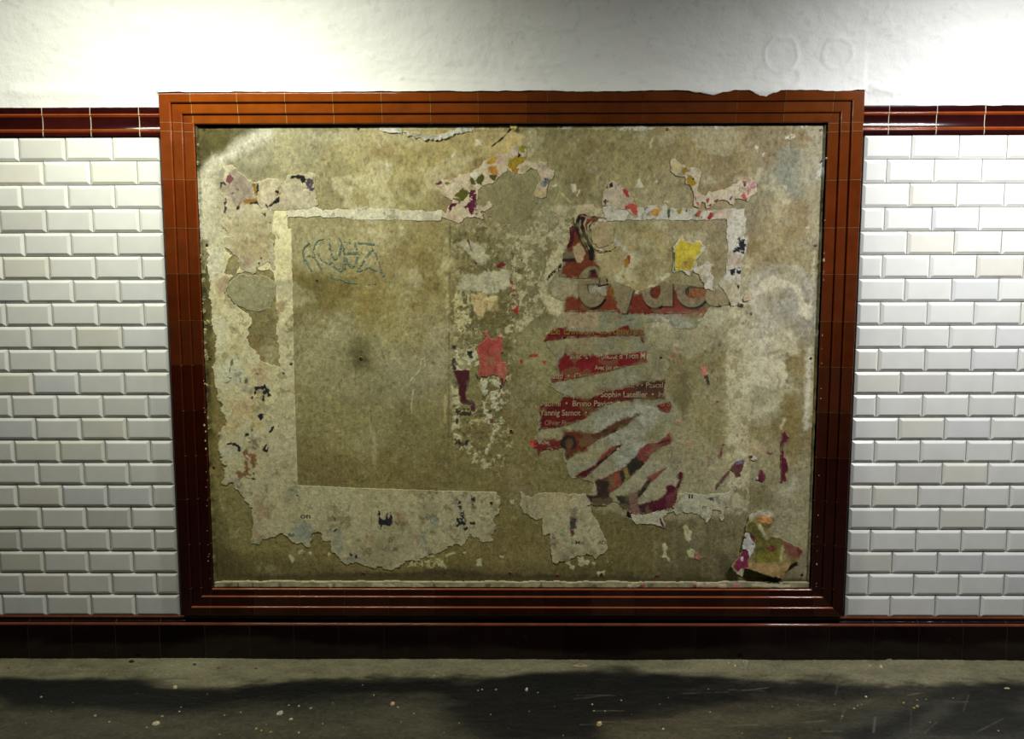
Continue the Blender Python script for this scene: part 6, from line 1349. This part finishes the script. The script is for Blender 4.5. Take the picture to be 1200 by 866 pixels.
# printed words
def union(ids): return np.maximum.reduce([al[i] for i in ids])
GOLD, PALE, SHD = (168, 128, 34), (186, 164, 122), (40, 14, 14)
def words(t, x0, x1, yb, h, c, m, **k):
    Q.text(t, x0+.7, x1+.7, yb+.8, h, SHD, alpha=.8, bold=.02, m2=m, **k); Q.text(t, x0, x1, yb, h, c, bold=.012, m2=m, **k)
m4, m5, m6, m7 = al[3], al[4], al[5], np.maximum(al[6], al[7])
words('Le Dindon', 646, 696, 391.8, 8.6, GOLD, m4); words("et l'œuvre d", 702.5, 755.5, 391.6, 8.6, GOLD, m4)
words('avec la complicité d\'', 668, 731, 420.2, 6.4, PALE, m5, wear=.5); words('Yvon M', 732, 756, 420.0, 7.4, (205, 184, 140), m5)
words('Avec (en alternance)', 697, 744, 433.2, 5.6, PALE, m5); words('aud  •  Christine', 647.5, 705, 443.6, 7.0, PALE, m5)
words('Jensy • Pascal', 730, 777, 454.0, 6.4, (150, 128, 92), m6, wear=.7); words('de Baptiste  •  Sophie Latellier  •  Jul', 652, 779.5, 465.2, 7.0, PALE, m6, wear=.9)
words('Paolini  •  Bruno Paviot', 634, 718, 475.8, 7.0, (176, 152, 112), m6, wear=.9); words('Yannig Samot  •', 632.5, 688, 486.8, 7.2, (190, 166, 122), m6)
words('•  Olivier Fa', 633, 664, 498.2, 6.2, (150, 112, 80), m6, wear=.8); words('o S', 774, 786, 476.0, 6.4, (150, 110, 80), m7); words('ansy', 706, 722, 505.5, 4.6, (66, 50, 32), m7, wear=.5)
Q.col *= .78; gritty(Q, .85, 5)
bl_ = smooth((fbm(Q.u, Q.v, 16, 4, 33)-.2)*3)*.35; Q.col = Q.col*(1-bl_[..., None])+seen((112, 104, 66), Q.py, Q.px)*bl_[..., None]*.9
# build: the skin of backing paper, then each printed strip on it
Q.a[:] = 0
back = z_('E1', [(60, 440), (110, 400), (225, 415), (345, 415), (420, 420), (520, 470), (560, 490), (620, 470), (700, 440), (780, 440), (900, 450), (960, 450), (1010, 472), (1060, 478), (1088, 510), (1080, 560), (1010, 575), (975, 570), (940, 600), (900, 680), (780, 700), (680, 660), (620, 690), (605, 780), (700, 800), (760, 830), (760, 864)])+z_('E2', [(900, 180), (950, 150), (960, 220), (915, 300), (912, 365), (915, 470), (960, 490), (1000, 560), (960, 700), (940, 866)])+z_('E3', [(890, 160), (960, 240), (900, 320), (940, 330), (920, 440), (900, 535), (720, 565), (620, 580), (590, 520), (540, 490), (400, 470), (440, 370), (300, 350), (260, 260), (250, 180), (100, 190), (80, 120), (110, 70)])+z_('E2', [(118, 600), (125, 515), (240, 490), (270, 450), (220, 420), (190, 370), (235, 330), (230, 230), (180, 170), (140, 110), (180, 40), (190, 0)])+z_('E1', [(80, 700), (80, 600), (150, 600), (150, 530), (80, 520)])
Q.shape(back, jag=3.5, cell=12, seed=61)
Q.a = np.maximum.reduce([Q.a]+[a*.0 for a in al])
o = Q.build('paper_backing', M_PAPER, poster, lift=.0006); o['label'] = 'pale grey-green torn backing paper'
for k, a in enumerate(al):
    o = Q.build('printed_strip', M_PAPER, poster, alpha=a, lift=.0012)
    if o is None: print('EMPTY', k)

# loose white scrap over the brush curl
paper('paper_scrap', 'beige round scrap with a jagged edge inside the black brush curl of the poster', 'paper', [z_('E1', [(300, 130), (330, 95), (400, 90), (430, 130), (425, 200), (400, 235), (345, 245), (315, 215), (300, 170)])], (160, 142, 104), (), lift=.0022, seed=71, jag=1.8, cell=7, tone=.16, step=.0011)

# ------------------------------------------------------------------ floor
fs = .003
near = -1.32
xs = np.arange(-3.04, 3.03, fs); ys = np.arange(near, .02, fs)
X, Yg = np.meshgrid(xs, ys)
u, v = X*K, Yg*K
d = np.stack([X-CAM[0], Yg-CAM[1], np.full_like(X, -CAM[2])], -1) @ AX.T
fpx = 600+F_PX*d[..., 0]/d[..., 2]; fpy = 433-F_PX*d[..., 1]/d[..., 2]
n1 = fbm(u*.45, v, 60, 5, 81, .6); n2 = fbm(u*.5, v, 12, 4, 85, .6); n3 = fbm(u, v, 3, 3, 88, .7)
asph = np.array((56, 54, 42)); dusty = np.array((124, 119, 92)); dark = np.array((30, 30, 26))
col = np.ones(X.shape+(3,))*lin(asph)*(1+.30*n1+.25*n2+.30*n3)[..., None]
# dusty margin along the wall, fading into the trodden floor; its border wanders
mw = np.interp(fpx, [0, 120, 200, 300, 420, 600, 700, 800, 900, 1000, 1200], [796, 797, 806, 800, 796, 793, 789, 791, 797, 800, 800])
k = smooth((mw-fpy+7*n1+4*n2)/9+.5)[..., None]
col = col*(1-k)+lin(dusty)*(1+.22*n2+.12*n3+.25*n1)[..., None]*k
def fpoly(pts, c, jag, cell, soft, alpha, seed=1, tone=.2):
    global col
    w = [tuple(np.array(at_floor(a, b))*K) for a, b in pts]
    dd = sdf(w, u, v)+jag*fbm(u*.4, v, cell, 4, seed)
    m = (smooth(dd/soft*.5+.5)*alpha)[..., None]
    col = col*(1-m)+lin(c)*(1+tone*n2+.2*n3)[..., None]*m
fpoly([(0, 793), (60, 797), (160, 793), (230, 803), (270, 807), (300, 802), (340, 797), (420, 796), (530, 795), (530, 808), (420, 812), (330, 818), (240, 827), (150, 830), (0, 833)], dark*.36, 14, 40, 12, .97, 2)
fpoly([(520, 806), (600, 796), (700, 794), (800, 800), (900, 806), (880, 816), (820, 822), (760, 840), (700, 866), (560, 866), (500, 846), (520, 825)], dark*.55, 40, 60, 18, .95, 4)
fpoly([(850, 800), (960, 800), (1040, 806), (1020, 815), (900, 812)], dark*.5, 24, 50, 16, .85, 5)
fpoly([(1060, 815), (1120, 806), (1200, 805), (1240, 866), (1000, 866), (1030, 835)], dark*.6, 30, 60, 16, .9, 6)
fpoly([(840, 833), (920, 831), (900, 838), (850, 840)], dark*.6, 10, 30, 8, .8, 7)
fpoly([(700, 845), (860, 826), (1020, 820), (1000, 835), (880, 850), (720, 866)], (98, 90, 66), 22, 60, 22, .55, 8)
fpoly([(0, 830), (300, 832), (500, 830), (540, 866), (0, 866)], (86, 82, 64), 20, 60, 30, .5, 9)
fpoly([(1100, 820), (1130, 812), (1080, 860), (1050, 866)], (80, 78, 62), 8, 30, 12, .5, 10)
# scuffed scratches fanning out on the right
rs = np.random.RandomState(3)
for q in range(46):
    cx, cy = rs.uniform(650, 1190), rs.uniform(800, 864); L = rs.uniform(12, 55); an = math.radians(rs.choice([rs.uniform(-12, 12), rs.uniform(20, 60) if cx > 950 else rs.uniform(-8, 8)]))
    a = np.array(at_floor(cx, cy))*K; b = a+np.array([math.cos(an), math.sin(an)*1.5])*L
    i0, i1 = np.searchsorted(xs*K, [min(a[0], b[0])-4, max(a[0], b[0])+4]); j0, j1 = np.searchsorted(ys*K, [min(a[1], b[1])-4, max(a[1], b[1])+4])
    sl = (slice(j0, j1), slice(i0, i1))
    if u[sl].size == 0: continue
    m = (smooth((rs.uniform(.3, 1.0)-dline([a, b], u[sl], v[sl])+.5*fbm(u[sl], v[sl], 5, 3, q))/1.5+.5)*rs.uniform(.15, .5))[..., None]
    c = lin((120, 114, 90)) if rs.rand() < .75 else lin((30, 29, 26)); col[sl] = col[sl]*(1-m)+c*m
col = np.clip(col, .004, .8)
hh = .0012*n2+.0025*n1+.0007*n3
hh = hh+np.where(Yg > -.12, .006*smooth((Yg+.12)/.12), 0)
hh -= hh[-1].mean()*0
Vf = np.stack([X, Yg, hh-.004], -1).reshape(-1, 3); nn_, mm_ = X.shape
idx = np.arange(nn_*mm_).reshape(nn_, mm_)
Fq = np.stack([idx[:-1, :-1], idx[:-1, 1:], idx[1:, 1:], idx[1:, :-1]], -1).reshape(-1, 4)
c0 = col.reshape(-1, 3)
# outer, unseen parts of the floor join at the same level
V2 = np.array([(XA, WCL, -.004), (XB, WCL, -.004), (XB, near, -.004), (XA, near, -.004), (XA, near, -.004), (-3.04, near, -.004), (-3.04, .03, -.004), (XA, .03, -.004), (3.028, near, -.004), (XB, near, -.004), (XB, .03, -.004), (3.028, .03, -.004)])
Vf = np.concatenate([Vf, V2]); b0 = nn_*mm_
Fq = np.concatenate([Fq, np.array([[0, 1, 2, 3], [4, 5, 6, 7], [8, 9, 10, 11]])+b0]); c0 = np.concatenate([c0, np.tile(lin(asph), (12, 1))])
tag(mesh_np('floor', Vf, Fq, c0, M_FLOOR, smoothf=True), kind='structure')


def floor_z(x, y):
    i = int(np.clip(np.searchsorted(xs, x), 0, len(xs)-1)); j = int(np.clip(np.searchsorted(ys, y), 0, len(ys)-1))
    return float(hh[j, i]-.004)


# ------------------------------------------------------------------ chips and scraps lying on the floor
def chip(name, px, py, w, c, label, cat, group=None, flat=.35, seed=0, dep=None):
    r = random.Random(seed*7+int(px)); x, y = at_floor(px, py); z = floor_z(x, y)-.0006
    s_ = w/K/2*0.95; n_ = r.choice([6, 7, 8]); mb = MB(); ring, top = [], []
    dp = dep or r.uniform(.7, 1.3)
    for q in range(n_):
        a = 2*math.pi*(q+r.uniform(-.3, .3))/n_; rr_ = s_*r.uniform(.65, 1.1)
        ring.append((rr_*math.cos(a), rr_*math.sin(a)*dp, 0)); top.append((rr_*.72*math.cos(a)+.1*s_, rr_*.72*math.sin(a)*dp, s_*flat*r.uniform(.7, 1.3)))
    cc = lin(np.clip(np.array(c)*1.0, 0, 250))
    mb.add(ring+top, [tuple(range(n_, 2*n_))]+[(q, (q+1) % n_, n_+(q+1) % n_, n_+q) for q in range(n_)], cc)
    mb.add([(p[0]*.5, p[1]*.5, p[2]+s_*.12) for p in top], [tuple(range(n_))], cc*.9)
    o = mb.build(name, M_CHIP); o.location = (x, y, z); tag(o, label, cat, group); return o


WH, YE, BR, PK = (215, 205, 165), (205, 180, 95), (150, 120, 80), (150, 40, 45)
chip('plaster_chunk', 205, 805, 6, (200, 190, 150), 'pale rounded lump of plaster on the dusty strip, left of the frame corner', 'debris', flat=.7)
chip('plaster_chunk', 183, 847, 11, (225, 218, 175), 'largest bright yellowish chunk of plaster on the dark floor at the left', 'debris', flat=.35)
chip('plaster_chunk', 327, 834, 10, (190, 188, 165), 'grey-white flake of plaster at the top of the left-centre cluster', 'debris')
chip('plaster_chunk', 460, 824, 7, (215, 180, 150), 'pinkish white chunk of plaster on the floor below the screwed board, left of centre', 'debris', flat=.6)
chip('plaster_chunk', 702, 848, 7, (225, 200, 140), 'cream cube-like chunk of plaster on the dark floor just right of centre', 'debris', flat=.8)
chip('plaster_chunk', 617, 807, 5, (215, 215, 200), 'small white splinter of plaster lying on the black patch near mid floor', 'debris', flat=.9)
chip('plaster_chunk', 873, 779, 9, (170, 168, 150), 'grey crumpled lump against the foot of the skirting, right of centre', 'debris', flat=.9)
chip('plaster_chunk', 861, 780, 4, (225, 205, 120), 'small yellow chip left of the grey crumpled lump', 'debris', flat=.8)
chip('plaster_chunk', 1032, 781, 6, (215, 195, 150), 'cream chip on the dusty strip at the foot of the right wall', 'debris', flat=.6)
chip('paper_litter', 1180, 805, 9, (205, 180, 135), 'cream sliver of paper on the floor at the far right', 'litter', flat=.2, dep=.5)
chip('plaster_flake', 680, 779, 22, (165, 145, 115), 'long pinkish smear of crushed plaster at the foot of the skirting', 'debris', flat=.08, dep=.35)
chip('plaster_flake', 1042, 774, 9, (150, 140, 110), 'tan crumb wedged against the skirting of the right wall', 'debris', flat=.5)
chip('paper_litter', 154, 776, 8, (40, 36, 30), 'dark curled shred beside the skirting left of the frame', 'litter', flat=.5, dep=.5)
for k, (x, y) in enumerate(((228, 779), (256, 782), (300, 783))):
    chip('paper_litter', x, y, 5, ((35, 32, 28), PK, PK)[k], ('black shred on the dusty strip under the left end of the frame', 'red shred of paper on the dusty strip, left one of the pair', 'red shred of paper on the dusty strip, right one of the pair')[k], 'litter', flat=.4)
chip('paper_litter', 10, 782, 5, (150, 70, 65), 'reddish shred of paper by the skirting at the far left', 'litter', flat=.4)
CH = """48,815,3.5,0;111,788,3,1;125,788,3,1;235,792,3,0;272,795,3,0;111,837,4.5,0;128,845,3,1;190,838,4,0;210,832,3,0;212,827,2.5,0;263,836,3,1;282,833,3,1;338,824,3.5,0;350,825,4,0;364,828,4,0;341,841,5,0;312,847,3,2
300,852,3.5,1;306,854,3,1;317,856,4,1;350,857,3.5,0;378,846,2.5,0;257,859,3,1;172,851,3,1;466,828,4,1;458,831,3,3;425,801,2.5,0;438,813,2.5,1;412,834,2.5,2;560,808,3,0;565,807,2.5,0;581,807,3.5,0;509,790,2,1
630,810,2.5,0;694,824,3,1;696,832,3,0;728,820,2.5,0;709,833,2.5,0;777,853,3.5,0;783,816,2.5,0;773,824,2,0;830,806,2,0;854,777,3,0;832,833,2.5,0;991,782,2.5,0;1019,780,4,0;1015,815,3.5,0;978,824,3,1;1001,829,3.5,0
1005,825,2.5,0;1010,824,2,1;1059,822,3,1;1075,826,4,1;1071,828,3.5,1;1075,819,2.5,1;987,838,2.5,1;1085,818,2,0;925,864,3.5,1;985,865,3,3;905,826,2,0;935,824,2,0;1117,816,2,0;1165,796,2,0;1090,845,2,1;1170,855,2,0;740,836,2,1
145,858,2.5,1;60,832,2,1;30,846,2,1;85,822,2,0;160,812,2,1;218,852,2,1;243,812,2,1;390,822,2,0;402,851,2,1;470,845,2,1;485,835,2,0;520,857,2,1;538,846,2,0;575,836,2,1;596,852,2,1;620,832,2,0;650,826,2,1;660,860,2,1;815,848,2,0;870,858,2,1"""
cols_ = [WH, YE, BR, PK]; rc = random.Random(4)
for k, t in enumerate(CH.replace('\n', ';').split(';')):
    x, y, w_, ci = map(float, t.split(',')); ci = int(ci)
    chip('plaster_chip', x, y, w_*1.0, np.array(cols_[ci])*rc.uniform(.75, 1.05), ('tiny whitish chip of plaster scattered on the dirty floor', 'tiny yellowish chip of plaster scattered on the dirty floor', 'tiny brown crumb scattered on the dirty floor', 'tiny dark red crumb of paper scattered on the dirty floor')[ci], 'debris', ('whitish chips on the floor', 'yellowish chips on the floor', 'brown crumbs on the floor', 'red crumbs on the floor')[ci], flat=.5, seed=k)

# little sticker on the first white tile right of the frame
a = at(1017.5, 164.2, -.006); b = at(1032, 169.6, -.006)
mb = MB(); mb.box(a[0], b[0], -.0066, -.0048, b[1], a[1], lin((225, 225, 225)))
mb.box(a[0]-.0004, b[0]-.0002, -.0064, -.0050, b[1]-.0008, b[1]+.0002, lin((110, 110, 116))); mb.box(a[0]-.0008, a[0]+.0004, -.0064, -.0050, b[1]-.0008, a[1]-.001, lin((130, 128, 126)))
stk = mb.build('sticker', M_CHIP, origin=((a[0]+b[0])/2, -.0048, b[1])); tag(stk, 'tiny white sticker with dark print on the white tile right of the frame top', 'sticker')
mb = MB()
for q in range(4):
    x = a[0]+(b[0]-a[0])*(.36+.09*q); z = (a[1]+b[1])/2
    mb.box(x, x+.0022, -.0069, -.0064, z-.0012, z+.0016, lin((70, 72, 110)))
mb.build('printed_code', M_CHIP, stk, origin=stk.location).location = (0, 0, 0)
